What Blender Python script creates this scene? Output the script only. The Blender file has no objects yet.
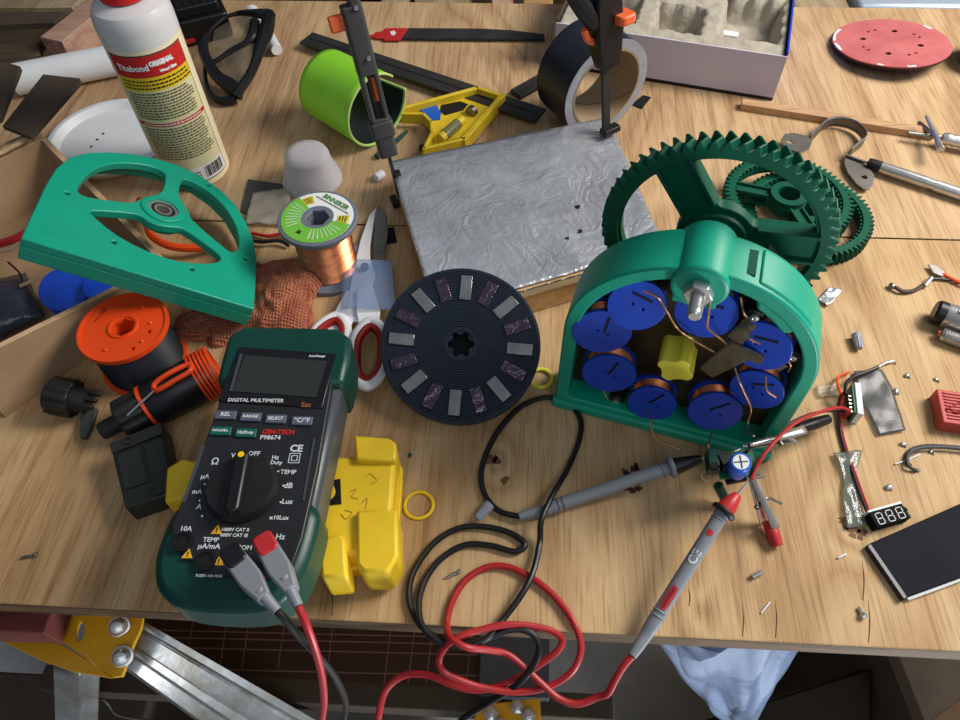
import bpy, bmesh, math, random
from mathutils import Matrix, Vector, Euler
random.seed(7)
PI = math.pi
V = Vector
scene = bpy.context.scene
col = scene.collection

# ------------------------------------------------------------ camera
H_CAM, PITCH, ROLL, F = 0.47, 54.0, 1.5, 721.0
ROT = Matrix.Rotation(math.radians(90 - PITCH), 3, 'X') @ Matrix.Rotation(math.radians(-ROLL), 3, 'Z')
CPOS = V((0, 0, H_CAM))
cd = bpy.data.cameras.new('camera'); cam = bpy.data.objects.new('camera', cd); col.objects.link(cam)
cam.matrix_world = Matrix.Translation(CPOS) @ ROT.to_4x4()
cd.sensor_fit = 'HORIZONTAL'; cd.sensor_width = 36.0; cd.lens = F * 36.0 / 960.0
cd.clip_start = 0.01; cd.clip_end = 50
scene.camera = cam

def ray(px, py): return ROT @ V(((px - 480) / F, -(py - 360) / F, -1.0))
def P(px, py, z=0.0):
    d = ray(px, py); return CPOS + d * ((z - H_CAM) / d.z)
def PP(px, py, o, n):
    d = ray(px, py); return CPOS + d * ((V(o) - CPOS).dot(n) / d.dot(n))
def frame(o, x, z=(0, 0, 1)):
    """matrix with given origin, z axis exact, x axis as near as possible"""
    z = V(z).normalized(); x = V(x); x = (x - z * x.dot(z)).normalized(); y = z.cross(x)
    M = Matrix((x, y, z)).transposed().to_4x4(); M.translation = V(o); return M
def T(x, y=0, z=0): return Matrix.Translation(V((x, y, z)))
def RX(a): return Matrix.Rotation(math.radians(a), 4, 'X')
def RY(a): return Matrix.Rotation(math.radians(a), 4, 'Y')
def RZ(a): return Matrix.Rotation(math.radians(a), 4, 'Z')
def SC(x, y, z): return Matrix.Diagonal(V((x, y, z, 1)))
XZ = Matrix(((1, 0, 0, 0), (0, 0, 1, 0), (0, 1, 0, 0), (0, 0, 0, 1)))   # sketch (x,y) -> (x,z), depth -> y
I4 = Matrix.Identity(4)

def catmull(pts, n=6, closed=False):
    pts = [V(p) for p in pts]; out = []; N = len(pts)
    rng = range(N) if closed else range(N - 1)
    for i in rng:
        p1, p2 = pts[i], pts[(i + 1) % N]
        p0 = pts[i - 1] if (closed or i > 0) else p1 * 2 - p2
        p3 = pts[(i + 2) % N] if (closed or i + 2 < N) else p2 * 2 - p1
        d = [max((b - a).length, 1e-7) ** .5 for a, b in ((p0, p1), (p1, p2), (p2, p3))]
        m1 = (p1 - p0) / d[0] - (p2 - p0) / (d[0] + d[1]) + (p2 - p1) / d[1]
        m2 = (p2 - p1) / d[1] - (p3 - p1) / (d[1] + d[2]) + (p3 - p2) / d[2]
        m1 *= d[1]; m2 *= d[1]
        for k in range(n):
            t = k / n
            out.append(p1 * (2*t**3 - 3*t*t + 1) + m1 * (t**3 - 2*t*t + t) + p2 * (-2*t**3 + 3*t*t) + m2 * (t**3 - t*t))
    if not closed: out.append(pts[-1].copy())
    return out

def chaikin(pts, it=2):
    pts = [V((p[0], p[1])) for p in pts]
    for _ in range(it):
        q = []
        for i in range(len(pts)):
            a, b = pts[i], pts[(i + 1) % len(pts)]
            q += [a * .75 + b * .25, a * .25 + b * .75]
        pts = q
    return pts
def circle(r, n=48, cx=0, cy=0, a0=0): return [(cx + r * math.cos(a0 + 2*PI*i/n), cy + r * math.sin(a0 + 2*PI*i/n)) for i in range(n)]
def arc(r, a, b, n, cx=0, cy=0): return [(cx + r * math.cos(math.radians(a + (b-a)*i/n)), cy + r * math.sin(math.radians(a + (b-a)*i/n))) for i in range(n + 1)]
def rrect(w, h, r, n=5, cx=0, cy=0):
    o = []
    for sx, sy, a in ((1, 1, 0), (-1, 1, 90), (-1, -1, 180), (1, -1, 270)):
        o += arc(r, a, a + 90, n, cx + sx * (w/2 - r), cy + sy * (h/2 - r))
    return o

class MB:
    """collects shapes into one mesh"""
    def __init__(s): s.bm = bmesh.new(); s.mats = []
    def _x(s, verts, M):
        if M is not None: bmesh.ops.transform(s.bm, matrix=M, verts=verts)
    def box(s, w, d, h, M=None, mi=0):
        """footprint centred, standing on z=0"""
        r = bmesh.ops.create_cube(s.bm, size=1, matrix=(M or I4) @ T(0, 0, h/2) @ SC(w, d, h))
        for v in r['verts']:
            for f in v.link_faces: f.material_index = mi
        return s
    def cyl(s, r0, h, M=None, r1=None, seg=24, mi=0):
        r1 = r0 if r1 is None else r1
        return s.lathe([(0, 0), (r0, 0), (r1, h), (0, h)], M, seg, mi)
    def lathe(s, prof, M=None, seg=32, mi=0, closed=False):
        M = M or I4; bm = s.bm; rings = []
        for r, z in prof:
            if r <= 1e-9: rings.append([bm.verts.new(M @ V((0, 0, z)))])
            else: rings.append([bm.verts.new(M @ V((r * math.cos(2*PI*i/seg), r * math.sin(2*PI*i/seg), z))) for i in range(seg)])
        prs = list(zip(rings, rings[1:]))
        if closed: prs.append((rings[-1], rings[0]))
        for a, b in prs:
            for i in range(seg):
                j = (i + 1) % seg
                if len(a) == 1 and len(b) == 1: continue
                if len(a) == 1: f = (a[0], b[j], b[i])
                elif len(b) == 1: f = (a[i], a[j], b[0])
                else: f = (a[i], a[j], b[j], b[i])
                try: bm.faces.new(f).material_index = mi
                except ValueError: pass
        return s
    def torus(s, R, r, M=None, seg=40, sub=10, mi=0, sz=1.0):
        return s.lathe([(R + r*math.cos(2*PI*k/sub), sz*r*math.sin(2*PI*k/sub)) for k in range(sub)], M, seg, mi, closed=True)
    def prism(s, outline, z0, z1, M=None, holes=(), mi=0):
        M = M or I4; bm = s.bm; loops = [outline] + list(holes); vs = []; es = []
        for lp in loops:
            v = [bm.verts.new((p[0], p[1], z0)) for p in lp]; vs += v
            es += [bm.edges.new((v[i], v[(i + 1) % len(v)])) for i in range(len(v))]
        if len(loops) == 1:
            fs = [bm.faces.new(vs)]
        else:
            r = bmesh.ops.triangle_fill(bm, edges=es, use_beauty=True, use_dissolve=False)
            fs = [g for g in r['geom'] if isinstance(g, bmesh.types.BMFace)]
        for f in fs: f.material_index = mi
        if abs(z1 - z0) > 1e-9:
            r = bmesh.ops.extrude_face_region(bm, geom=fs)
            nv = [g for g in r['geom'] if isinstance(g, bmesh.types.BMVert)]
            bmesh.ops.translate(bm, verts=nv, vec=(0, 0, z1 - z0))
            for v in nv:
                for f in v.link_faces: f.material_index = mi
            # bottom faces stay
            allv = vs + nv
        else: allv = vs
        bmesh.ops.transform(bm, matrix=M, verts=allv)
        return s
    def poly3(s, top, dz, mi=0):
        """solid from 3-D polygon, thickened along -z by dz"""
        bm = s.bm; a = [bm.verts.new(V(p)) for p in top]; b = [bm.verts.new(V(p) - V((0, 0, dz))) for p in top]
        fs = [bm.faces.new(a), bm.faces.new(b[::-1])]
        n = len(a)
        for i in range(n): fs.append(bm.faces.new((a[i], b[i], b[(i+1) % n], a[(i+1) % n])))
        for f in fs: f.material_index = mi
        return s
    def tube(s, pts, r, seg=8, M=None, closed=False, mi=0, smooth=6, flat=1.0, cap=True):
        """r: number or list per control point"""
        M = M or I4; bm = s.bm
        n0 = len(pts)
        if smooth: path = catmull(pts, smooth, closed)
        else: path = [V(p) for p in pts]
        n = len(path)
        rr = r if isinstance(r, (list, tuple)) else [r] * n0
        def rad(i):
            if not smooth: return rr[i]
            t = i / smooth; k = min(int(t), n0 - 1); k2 = (k + 1) % n0 if closed else min(k + 1, n0 - 1)
            return rr[k] + (rr[k2] - rr[k]) * (t - k)
        tang = []
        for i in range(n):
            a = path[(i - 1) % n] if (closed or i > 0) else path[i]; b = path[(i + 1) % n] if (closed or i < n - 1) else path[i]
            t = b - a; tang.append(t.normalized() if t.length > 1e-9 else V((0, 0, 1)))
        up = V((0, 0, 1)) if abs(tang[0].z) < .9 else V((1, 0, 0))
        rings = []; nrm = (up - tang[0] * up.dot(tang[0])).normalized()
        for i in range(n):
            t = tang[i]; nrm = (nrm - t * nrm.dot(t))
            nrm = nrm.normalized() if nrm.length > 1e-6 else t.orthogonal().normalized()
            bn = t.cross(nrm); R = rad(i)
            rings.append([bm.verts.new(M @ (path[i] + nrm * (R * flat * math.cos(2*PI*k/seg)) + bn * (R * math.sin(2*PI*k/seg)))) for k in range(seg)])
        for i in range(n if closed else n - 1):
            a, b = rings[i], rings[(i + 1) % n]
            for k in range(seg):
                try: bm.faces.new((a[k], a[(k+1) % seg], b[(k+1) % seg], b[k])).material_index = mi
                except ValueError: pass
        if cap and not closed:
            bm.faces.new(rings[0][::-1]).material_index = mi; bm.faces.new(rings[-1]).material_index = mi
        return s
    def ball(s, r, M=None, mi=0, sub=2):
        q = bmesh.ops.create_icosphere(s.bm, subdivisions=sub, radius=r, matrix=M or I4)
        for v in q['verts']:
            for f in v.link_faces: f.material_index = mi
        return s
    def grid(s, fn, nu, nv, M=None, mi=0, closed_u=False):
        M = M or I4; bm = s.bm
        vs = [[bm.verts.new(M @ V(fn(i / (nu if closed_u else nu - 1), j / (nv - 1)))) for j in range(nv)] for i in range(nu)]
        for i in range(nu if closed_u else nu - 1):
            for j in range(nv - 1):
                i2 = (i + 1) % nu
                bm.faces.new((vs[i][j], vs[i2][j], vs[i2][j+1], vs[i][j+1])).material_index = mi
        return s
    def text(s, body, size, M=None, mi=0, bold=0.0, align='CENTER', shear=0.0, sx=1.0):
        c = bpy.data.curves.new('t', 'FONT'); c.body = body; c.size = size; c.align_x = align; c.align_y = 'CENTER'
        c.offset = bold; c.shear = shear; c.resolution_u = 2; c.fill_mode = 'FRONT'
        o = bpy.data.objects.new('t', c); col.objects.link(o)
        dg = bpy.context.evaluated_depsgraph_get(); me = bpy.data.meshes.new_from_object(o.evaluated_get(dg))
        bpy.data.objects.remove(o); bpy.data.curves.remove(c)
        n0 = len(s.bm.verts); f0 = len(s.bm.faces); s.bm.from_mesh(me); bpy.data.meshes.remove(me)
        s.bm.verts.ensure_lookup_table(); s.bm.faces.ensure_lookup_table()
        s._x(s.bm.verts[n0:], (M or I4) @ SC(sx, 1, 1))
        for f in s.bm.faces[f0:]: f.material_index = mi
        return s
    def warp(s, fn):
        for v in s.bm.verts: v.co = fn(v.co)
        return s
    def build(s, name, mats, parent=None, M=None, bevel=0, smooth=True, label=None, solid=0, sub=0, ang=35, recalc=True):
        if recalc: bmesh.ops.recalc_face_normals(s.bm, faces=s.bm.faces[:])
        me = bpy.data.meshes.new(name); s.bm.to_mesh(me); s.bm.free()
        for m in (mats if isinstance(mats, (list, tuple)) else [mats]): me.materials.append(m)
        o = bpy.data.objects.new(name, me); col.objects.link(o)
        if parent is not None: o.parent = parent
        if M is not None:
            if parent is None: o.matrix_world = M
            else: o.matrix_local = M
        if solid:
            md = o.modifiers.new('thickness', 'SOLIDIFY'); md.thickness = solid; md.offset = 0
        if sub:
            md = o.modifiers.new('subdivision', 'SUBSURF'); md.levels = sub; md.render_levels = sub
        if bevel:
            md = o.modifiers.new('bevel', 'BEVEL'); md.width = bevel; md.segments = 2; md.limit_method = 'ANGLE'; md.angle_limit = math.radians(ang)
        if smooth:
            me.polygons.foreach_set('use_smooth', [True] * len(me.polygons))
            if hasattr(me, 'set_sharp_from_angle'): me.set_sharp_from_angle(angle=math.radians(ang))
        if label: o['label'] = label
        return o

def textw(mb, body, w, M, mi=0, bold=0, hscale=1.0):
    """text fitted to a width"""
    c = bpy.data.curves.new('t', 'FONT'); c.body = body; c.size = 1
    o = bpy.data.objects.new('t', c); col.objects.link(o); bpy.context.view_layer.update(); dx = max(o.dimensions.x, 1e-3)
    bpy.data.objects.remove(o); bpy.data.curves.remove(c)
    s = w / dx
    return mb.text(body, s, M @ SC(1, hscale, 1), mi, bold=bold)

def thing(name, label, cat, M=None, group=None):
    o = bpy.data.objects.new(name, None); col.objects.link(o); o.empty_display_size = .02
    if M is not None: o.matrix_world = M
    return tag(o, label, cat, group)
def tag(o, label, cat, group=None):
    o['label'] = label; o['category'] = cat
    if group: o['group'] = group
    return o
def struct(o): o['kind'] = 'structure'; return o
def copy_tree(o, parent=None):
    c = o.copy(); col.objects.link(c)
    if parent is not None: c.parent = parent
    for ch in list(o.children): copy_tree(ch, c)
    return c

# ------------------------------------------------------------ materials
def lin(c):
    f = lambda u: u / 12.92 if u <= .04045 else ((u + .055) / 1.055) ** 2.4
    return (f(c[0] / 255), f(c[1] / 255), f(c[2] / 255), 1)
MATS = {}
def mat(name, rgb, rough=.5, metal=0, var=.0, vscale=30, bump=0, bscale=200, alpha=1, trans=0, ior=1.45, coat=0, rgb2=None, spec=.5, sss=0, stretch=(1, 1, 1), emit=None):
    m = bpy.data.materials.new(name); m.use_nodes = True; nt = m.node_tree; b = nt.nodes['Principled BSDF']
    L = nt.links.new; N = nt.nodes.new
    b.inputs['Roughness'].default_value = rough; b.inputs['Metallic'].default_value = metal
    b.inputs['Alpha'].default_value = alpha; b.inputs['Transmission Weight'].default_value = trans; b.inputs['IOR'].default_value = ior
    b.inputs['Coat Weight'].default_value = coat; b.inputs['Specular IOR Level'].default_value = spec
    if sss: b.inputs['Subsurface Weight'].default_value = sss; b.inputs['Subsurface Radius'].default_value = (.004, .004, .004)
    if emit: b.inputs['Emission Color'].default_value = lin(emit[0]); b.inputs['Emission Strength'].default_value = emit[1]
    tc = N('ShaderNodeTexCoord'); mp = N('ShaderNodeMapping'); mp.inputs['Scale'].default_value = stretch; L(tc.outputs['Object'], mp.inputs['Vector'])
    c1 = lin(rgb)
    if var or rgb2:
        nz = N('ShaderNodeTexNoise'); nz.inputs['Scale'].default_value = vscale; nz.inputs['Detail'].default_value = 5; nz.inputs['Roughness'].default_value = .6
        L(mp.outputs[0], nz.inputs['Vector'])
        rp = N('ShaderNodeValToRGB'); rp.color_ramp.elements[0].position = .35; rp.color_ramp.elements[1].position = .66
        c2 = lin(rgb2) if rgb2 else tuple(min(1, x * (1 + var)) for x in c1[:3]) + (1,)
        c0 = c1 if rgb2 else tuple(x * (1 - var) for x in c1[:3]) + (1,)
        rp.color_ramp.elements[0].color = c0; rp.color_ramp.elements[1].color = c2
        L(nz.outputs['Fac'], rp.inputs[0]); L(rp.outputs[0], b.inputs['Base Color'])
    else: b.inputs['Base Color'].default_value = c1
    if bump:
        n2 = N('ShaderNodeTexNoise'); n2.inputs['Scale'].default_value = bscale; n2.inputs['Detail'].default_value = 4; L(mp.outputs[0], n2.inputs['Vector'])
        bp = N('ShaderNodeBump'); bp.inputs['Strength'].default_value = bump; bp.inputs['Distance'].default_value = .002
        L(n2.outputs['Fac'], bp.inputs['Height']); L(bp.outputs[0], b.inputs['Normal'])
    MATS[name] = m
    return m

def wood(name, stops, axis='Y', scale=1.0, rough=.65, seed=0.0, ply=True, lines=.40, dist=1.0, knots=()):
    """grain running along axis: stretched noise, distorted bands, thin dark pores"""
    m = bpy.data.materials.new(name); m.use_nodes = True; nt = m.node_tree; b = nt.nodes['Principled BSDF']; L = nt.links.new; N = nt.nodes.new
    b.inputs['Roughness'].default_value = rough; b.inputs['Specular IOR Level'].default_value = .3
    tc = N('ShaderNodeTexCoord'); mp = N('ShaderNodeMapping'); L(tc.outputs['Object'], mp.inputs['Vector'])
    mp.inputs['Location'].default_value = (seed, seed * .7, seed * .3)
    if axis == 'X': mp.inputs['Rotation'].default_value = (0, 0, PI / 2)
    if axis == 'Z': mp.inputs['Rotation'].default_value = (PI / 2, 0, 0)
    sx = N('ShaderNodeMapping'); sx.inputs['Scale'].default_value = (11 * scale, 2.2 * scale, 11 * scale); L(mp.outputs[0], sx.inputs['Vector'])
    n1 = N('ShaderNodeTexNoise'); n1.inputs['Scale'].default_value = 1; n1.inputs['Detail'].default_value = 3; n1.inputs['Distortion'].default_value = dist; L(sx.outputs[0], n1.inputs['Vector'])
    mul = N('ShaderNodeMath'); mul.operation = 'MULTIPLY'; mul.inputs[1].default_value = 9; L(n1.outputs['Fac'], mul.inputs[0])
    for kx_, ky_, ks_, ka_ in knots:          # the grain runs in rings round a knot
        sv = N('ShaderNodeVectorMath'); sv.operation = 'SUBTRACT'; sv.inputs[1].default_value = (kx_, ky_, 0); L(tc.outputs['Object'], sv.inputs[0])
        sq = N('ShaderNodeVectorMath'); sq.operation = 'MULTIPLY'; sq.inputs[1].default_value = (1.35, 1, 0); L(sv.outputs[0], sq.inputs[0])
        ln = N('ShaderNodeVectorMath'); ln.operation = 'LENGTH'; L(sq.outputs[0], ln.inputs[0])
        dv = N('ShaderNodeMath'); dv.operation = 'DIVIDE'; dv.inputs[1].default_value = -ks_; L(ln.outputs['Value'], dv.inputs[0])
        ex = N('ShaderNodeMath'); ex.operation = 'EXPONENT'; L(dv.outputs[0], ex.inputs[0])
        ad = N('ShaderNodeMath'); ad.operation = 'MULTIPLY_ADD'; ad.inputs[1].default_value = ka_; L(ex.outputs[0], ad.inputs[0]); L(mul.outputs[0], ad.inputs[2]); mul = ad
    fr = N('ShaderNodeMath'); fr.operation = 'PINGPONG'; fr.inputs[1].default_value = 1; L(mul.outputs[0], fr.inputs[0])
    s2 = N('ShaderNodeMapping'); s2.inputs['Scale'].default_value = (230 * scale, 6 * scale, 230 * scale); L(mp.outputs[0], s2.inputs['Vector'])
    n2 = N('ShaderNodeTexNoise'); n2.inputs['Scale'].default_value = 1; n2.inputs['Detail'].default_value = 4; n2.inputs['Roughness'].default_value = .65; L(s2.outputs[0], n2.inputs['Vector'])
    n3 = N('ShaderNodeTexNoise'); n3.inputs['Scale'].default_value = 9 * scale; n3.inputs['Detail'].default_value = 6; L(mp.outputs[0], n3.inputs['Vector'])
    a1 = N('ShaderNodeMath'); a1.operation = 'MULTIPLY_ADD'; a1.inputs[1].default_value = .30; L(fr.outputs[0], a1.inputs[0])
    a2 = N('ShaderNodeMath'); a2.operation = 'MULTIPLY_ADD'; a2.inputs[1].default_value = .50; L(n2.outputs['Fac'], a2.inputs[0])
    a3 = N('ShaderNodeMath'); a3.operation = 'MULTIPLY_ADD'; a3.inputs[1].default_value = .45; a3.inputs[2].default_value = -.10; L(n3.outputs['Fac'], a3.inputs[0])
    L(a3.outputs[0], a2.inputs[2]); L(a2.outputs[0], a1.inputs[2])
    rp = N('ShaderNodeValToRGB'); el = rp.color_ramp.elements
    el[0].position = .2; el[0].color = lin(stops[0]); el[1].position = .85; el[1].color = lin(stops[-1])
    for i, s in enumerate(stops[1:-1]):
        e = el.new(.2 + .65 * (i + 1) / (len(stops) - 1)); e.color = lin(s)
    L(a1.outputs[0], rp.inputs[0])
    # fine pores
    s4 = N('ShaderNodeMapping'); s4.inputs['Scale'].default_value = (620 * scale, 22 * scale, 620 * scale); L(mp.outputs[0], s4.inputs['Vector'])
    n4 = N('ShaderNodeTexNoise'); n4.inputs['Scale'].default_value = 1; n4.inputs['Detail'].default_value = 2; L(s4.outputs[0], n4.inputs['Vector'])
    r4 = N('ShaderNodeValToRGB'); r4.color_ramp.elements[0].position = .53; r4.color_ramp.elements[1].position = .64
    r4.color_ramp.elements[0].color = (0, 0, 0, 1); r4.color_ramp.elements[1].color = (lines, lines, lines, 1); L(n4.outputs['Fac'], r4.inputs[0])
    mx = N('ShaderNodeMixRGB'); mx.blend_type = 'MULTIPLY'; mx.inputs['Color2'].default_value = (.42, .30, .2, 1)
    L(r4.outputs[0], mx.inputs['Fac']); L(rp.outputs[0], mx.inputs['Color1']); L(mx.outputs[0], b.inputs['Base Color'])
    bp = N('ShaderNodeBump'); bp.inputs['Strength'].default_value = .25; bp.inputs['Distance'].default_value = .001; L(n2.outputs['Fac'], bp.inputs['Height']); L(bp.outputs[0], b.inputs['Normal'])
    MATS[name] = m
    return m

M_ply2 = wood('plywood back', [(128, 96, 66), (178, 144, 106), (194, 162, 122), (208, 178, 140)], 'Y', seed=3.1, scale=.8, dist=2)
M_plyedge = wood('plywood edge', [(58, 44, 30), (96, 74, 50), (128, 100, 70)], 'X', scale=1.5)
M_pine = wood('pine', [(150, 112, 70), (196, 156, 108), (214, 178, 130)], 'X', seed=1.4)
M_strip = wood('strip wood', [(150, 112, 80), (188, 150, 112), (204, 168, 130)], 'X', seed=5)
M_pinkwood = wood('pink wood', [(150, 112, 94), (184, 148, 128), (200, 164, 144)], 'X', seed=2)
M_endgrain = mat('end grain', (140, 104, 92), .8, rgb2=(186, 152, 138), vscale=160)
M_darkboard = wood('old board', [(44, 36, 26), (70, 58, 42), (92, 78, 58)], 'X', seed=6)
M_paleboard = wood('pale board', [(120, 104, 80), (160, 142, 112), (182, 164, 134)], 'Y', seed=8)
M_redbeam = wood('red beam', [(84, 40, 36), (112, 56, 50), (132, 74, 66)], 'X', seed=4)
M_card = mat('cardboard', (166, 136, 102), .85, var=.10, vscale=14, bump=.15, bscale=90)
M_cardedge = mat('cardboard edge', (196, 162, 122), .85, var=.2, vscale=120)
M_darkcard = mat('dark brown board', (74, 62, 50), .8, var=.15, vscale=25)
M_concrete = mat('concrete', (178, 180, 177), .8, rgb2=(208, 210, 206), vscale=9, bump=.2, bscale=60)
M_wall = mat('shed wall', (60, 50, 38), .85, rgb2=(84, 70, 54), vscale=6)
M_green = mat('teal plastic', (14, 156, 126), .42, var=.05, vscale=40, bump=.04, bscale=500)
M_gear = mat('dark green plastic', (6, 82, 60), .45, var=.08, vscale=60, spec=.3)
M_black = mat('black plastic', (26, 27, 28), .5, var=.2, vscale=60)
M_blacksat = mat('black satin plastic', (20, 21, 23), .38)
M_grey = mat('dark grey plastic', (66, 66, 66), .55, var=.12, vscale=50)
M_blackbar = mat('blackened steel', (58, 57, 56), .5, .35, var=.2, vscale=40)
M_steel = mat('steel', (200, 199, 196), .3, .78, var=.12, vscale=60)
M_dullsteel = mat('dull steel', (140, 138, 132), .42, 1, var=.25, vscale=40)
M_galv = mat('galvanised steel', (176, 180, 184), .45, .85, rgb2=(140, 136, 124), vscale=28, bump=.1)
M_orange = mat('orange plastic', (232, 74, 20), .42, var=.05)
M_clamporange = mat('clamp orange', (244, 110, 62), .42)
M_copper = mat('copper wire', (190, 118, 80), .34, 1, var=.2, vscale=150)
M_blue = mat('blue plastic', (20, 68, 184), .40, var=.10, vscale=60)
M_yellow = mat('yellow plastic', (244, 204, 20), .45, var=.05, vscale=30)
M_yelpaint = mat('yellow paint', (226, 166, 28), .45, var=.1, vscale=20)
M_yelmetal = mat('yellow cast metal', (222, 190, 40), .42, var=.12, vscale=50)
M_palyellow = mat('pale yellow plastic', (238, 230, 74), .4)
M_white = mat('white plastic', (226, 228, 230), .4, var=.03)
M_lime = mat('lime plastic', (140, 214, 52), .45, var=.06, vscale=35)
M_limeedge = mat('lime pale edge', (196, 226, 130), .5)
M_foil = mat('aluminium foil tape', (190, 194, 200), .34, .6, var=.18, vscale=16)
def crinkle(m, scale, strength, dist):
    """creased foil: folded ridges at two sizes"""
    nt = m.node_tree; b = nt.nodes['Principled BSDF']; tc = nt.nodes.new('ShaderNodeTexCoord'); L = nt.links.new; prev = None
    for s, w in ((scale, .65), (scale*2.3, .35)):
        n = nt.nodes.new('ShaderNodeTexNoise'); n.inputs['Scale'].default_value = s; n.inputs['Detail'].default_value = 2; n.inputs['Distortion'].default_value = 1.2; L(tc.outputs['Object'], n.inputs['Vector'])
        p = nt.nodes.new('ShaderNodeMath'); p.operation = 'PINGPONG'; p.inputs[1].default_value = .09; L(n.outputs['Fac'], p.inputs[0])
        a = nt.nodes.new('ShaderNodeMath'); a.operation = 'MULTIPLY_ADD'; a.inputs[1].default_value = w*10; L(p.outputs[0], a.inputs[0])
        if prev: L(prev.outputs[0], a.inputs[2])
        prev = a
    bp = nt.nodes.new('ShaderNodeBump'); bp.inputs['Strength'].default_value = strength; bp.inputs['Distance'].default_value = dist; L(prev.outputs[0], bp.inputs['Height']); L(bp.outputs[0], b.inputs['Normal'])
crinkle(M_foil, 17, .30, .0030)
M_shinyfoil = mat('shiny foil', (190, 192, 198), .2, .95, bump=.9, bscale=160)
M_red = mat('red plastic', (186, 44, 46), .4, var=.05)
M_redvinyl = mat('red cable', (172, 34, 38), .42)
M_blackvinyl = mat('black cable', (22, 22, 24), .38)
M_sand = mat('sanding paper', (180, 90, 92), .8, rgb2=(202, 112, 110), vscale=22, bump=.3, bscale=900)
M_felt = mat('disc backing', (60, 34, 34), .9)
M_glue = mat('cream bottle', (238, 226, 190), .38, sss=.15)
M_glueclear = mat('pale bottle shoulder', (214, 212, 212), .3, sss=.1)
M_capred = mat('cap red', (212, 30, 30), .4)
M_label = mat('cream label', (222, 214, 168), .5)
M_lblred = mat('label red', (196, 32, 34), .5)
M_lblyel = mat('label yellow', (230, 194, 30), .5)
M_lblblk = mat('label black', (36, 28, 24), .5)
M_lbltext = mat('label small print', (92, 82, 58), .6)
M_lblwhite = mat('label white', (236, 236, 236), .5)
M_pulp = mat('paper pulp', (172, 164, 148), .95, var=.08, vscale=50, bump=.5, bscale=240)
M_boxwhite = mat('white card', (206, 202, 220), .55)
M_boxblue = mat('blue card', (22, 66, 200), .5)
M_kraft = mat('core cardboard', (150, 130, 102), .7, var=.05)
M_tapeblack = mat('black tape', (36, 40, 50), .32, var=.2, vscale=50)
M_tapeside = mat('tape roll side', (148, 152, 160), .6, var=.1, vscale=70)
M_darktape = mat('black tape strip', (30, 32, 37), .75, var=.15, vscale=30, spec=.12)
M_cup = mat('translucent cup', (230, 226, 230), .35, trans=.45, ior=1.15, alpha=.9)
M_clearbag = mat('clear film', (190, 196, 206), .15, alpha=.28, bump=.9, bscale=60)
M_smoky = mat('smoky film', (84, 86, 88), .3, alpha=.66, bump=.25, bscale=60)
M_lens = mat('clear lens', (150, 140, 120), .05, alpha=.22)
M_burlap = mat('red mesh cloth', (194, 122, 88), .95, rgb2=(168, 88, 64), vscale=60)
M_dkgreen = mat('meter green rubber', (6, 62, 52), .38, var=.06, vscale=40)
M_meter = mat('meter charcoal', (34, 36, 38), .42, var=.06, vscale=60)
M_meterside = mat('meter grey side', (66, 72, 78), .35)
M_lcd = mat('display glass', (42, 46, 44), .12, coat=.5)
M_bezel = mat('display bezel', (20, 21, 22), .3)
M_btngrey = mat('button grey', (86, 92, 108), .5)
M_btngreen = mat('button green', (14, 92, 76), .5)
M_print = mat('white print', (216, 220, 222), .5)
M_printred = mat('red print', (196, 40, 30), .5)
M_printor = mat('orange script', (150, 92, 54), .5)
M_printyel = mat('yellow warning', (232, 170, 30), .5)
M_probegrey = mat('probe grey', (128, 132, 138), .45)
M_case = mat('yellow case', (236, 198, 40), .45, var=.06, vscale=24)
M_caseblk = mat('case badge black', (20, 18, 14), .5)
M_pencil = mat('pencil mark', (176, 144, 36), .6)
M_magnet = mat('magnet nickel', (150, 152, 152), .3, .8, var=.2, vscale=60)
M_magdark = mat('magnet dark foil', (96, 84, 96), .22, .9, bump=.9, bscale=170)
M_rotor = mat('rotor plastic', (24, 34, 48), .38, var=.1, vscale=80)
M_dark = mat('dark hole', (10, 9, 8), .8)
M_stator = mat('stator plate', (34, 28, 18), .35, rgb2=(70, 56, 22), vscale=28)
M_grid = mat('dark brown panel', (58, 34, 26), .45, var=.2, vscale=10)
M_gridline = mat('pale scored line', (128, 98, 76), .7)
M_pcb = mat('green circuit board', (18, 90, 56), .5)
M_capblue = mat('capacitor blue', (20, 96, 206), .35)
M_wirenut = mat('grey wire nut', (146, 150, 164), .5)
M_bluetape = mat('blue paint', (30, 90, 190), .5)
M_liquid = mat('level vial', (120, 124, 90), .1, alpha=.75)
M_splabel = mat('spool label green', (116, 190, 66), .5)
M_spgrey = mat('spool grey plastic', (108, 114, 126), .5)
M_spblack = mat('black wire coil', (26, 29, 36), .4)
M_scissred = mat('grip red', (150, 26, 24), .45)
M_bagblue = mat('blue plastic bag', (176, 196, 232), .12, alpha=.46, bump=1, bscale=26)
M_battery = mat('dark olive plastic', (40, 44, 40), .5, var=.1, vscale=60)
M_purple = mat('grey metal strip', (108, 104, 120), .3, .9)
# ============================================================ setting
A_T = math.radians(-4.25)
UX = V((math.cos(A_T), math.sin(A_T), 0)); UY = V((-math.sin(A_T), math.cos(A_T), 0))
def plank(o, u0, u1, v0, v1, z0, z1): pass
fl = MB().box(8, 8, .1, T(0, 1, -.92)).build('floor', M_concrete, smooth=False); struct(fl)
wl_ = MB().box(.1, 8, 2.2, T(-3.2, 1, -.82)).build('wall_left', M_wall, smooth=False); struct(wl_)
wb = MB().box(8, .1, 2.2, T(0, 2.6, -.82)).build('wall_back', M_wall, smooth=False); struct(wb)

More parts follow.
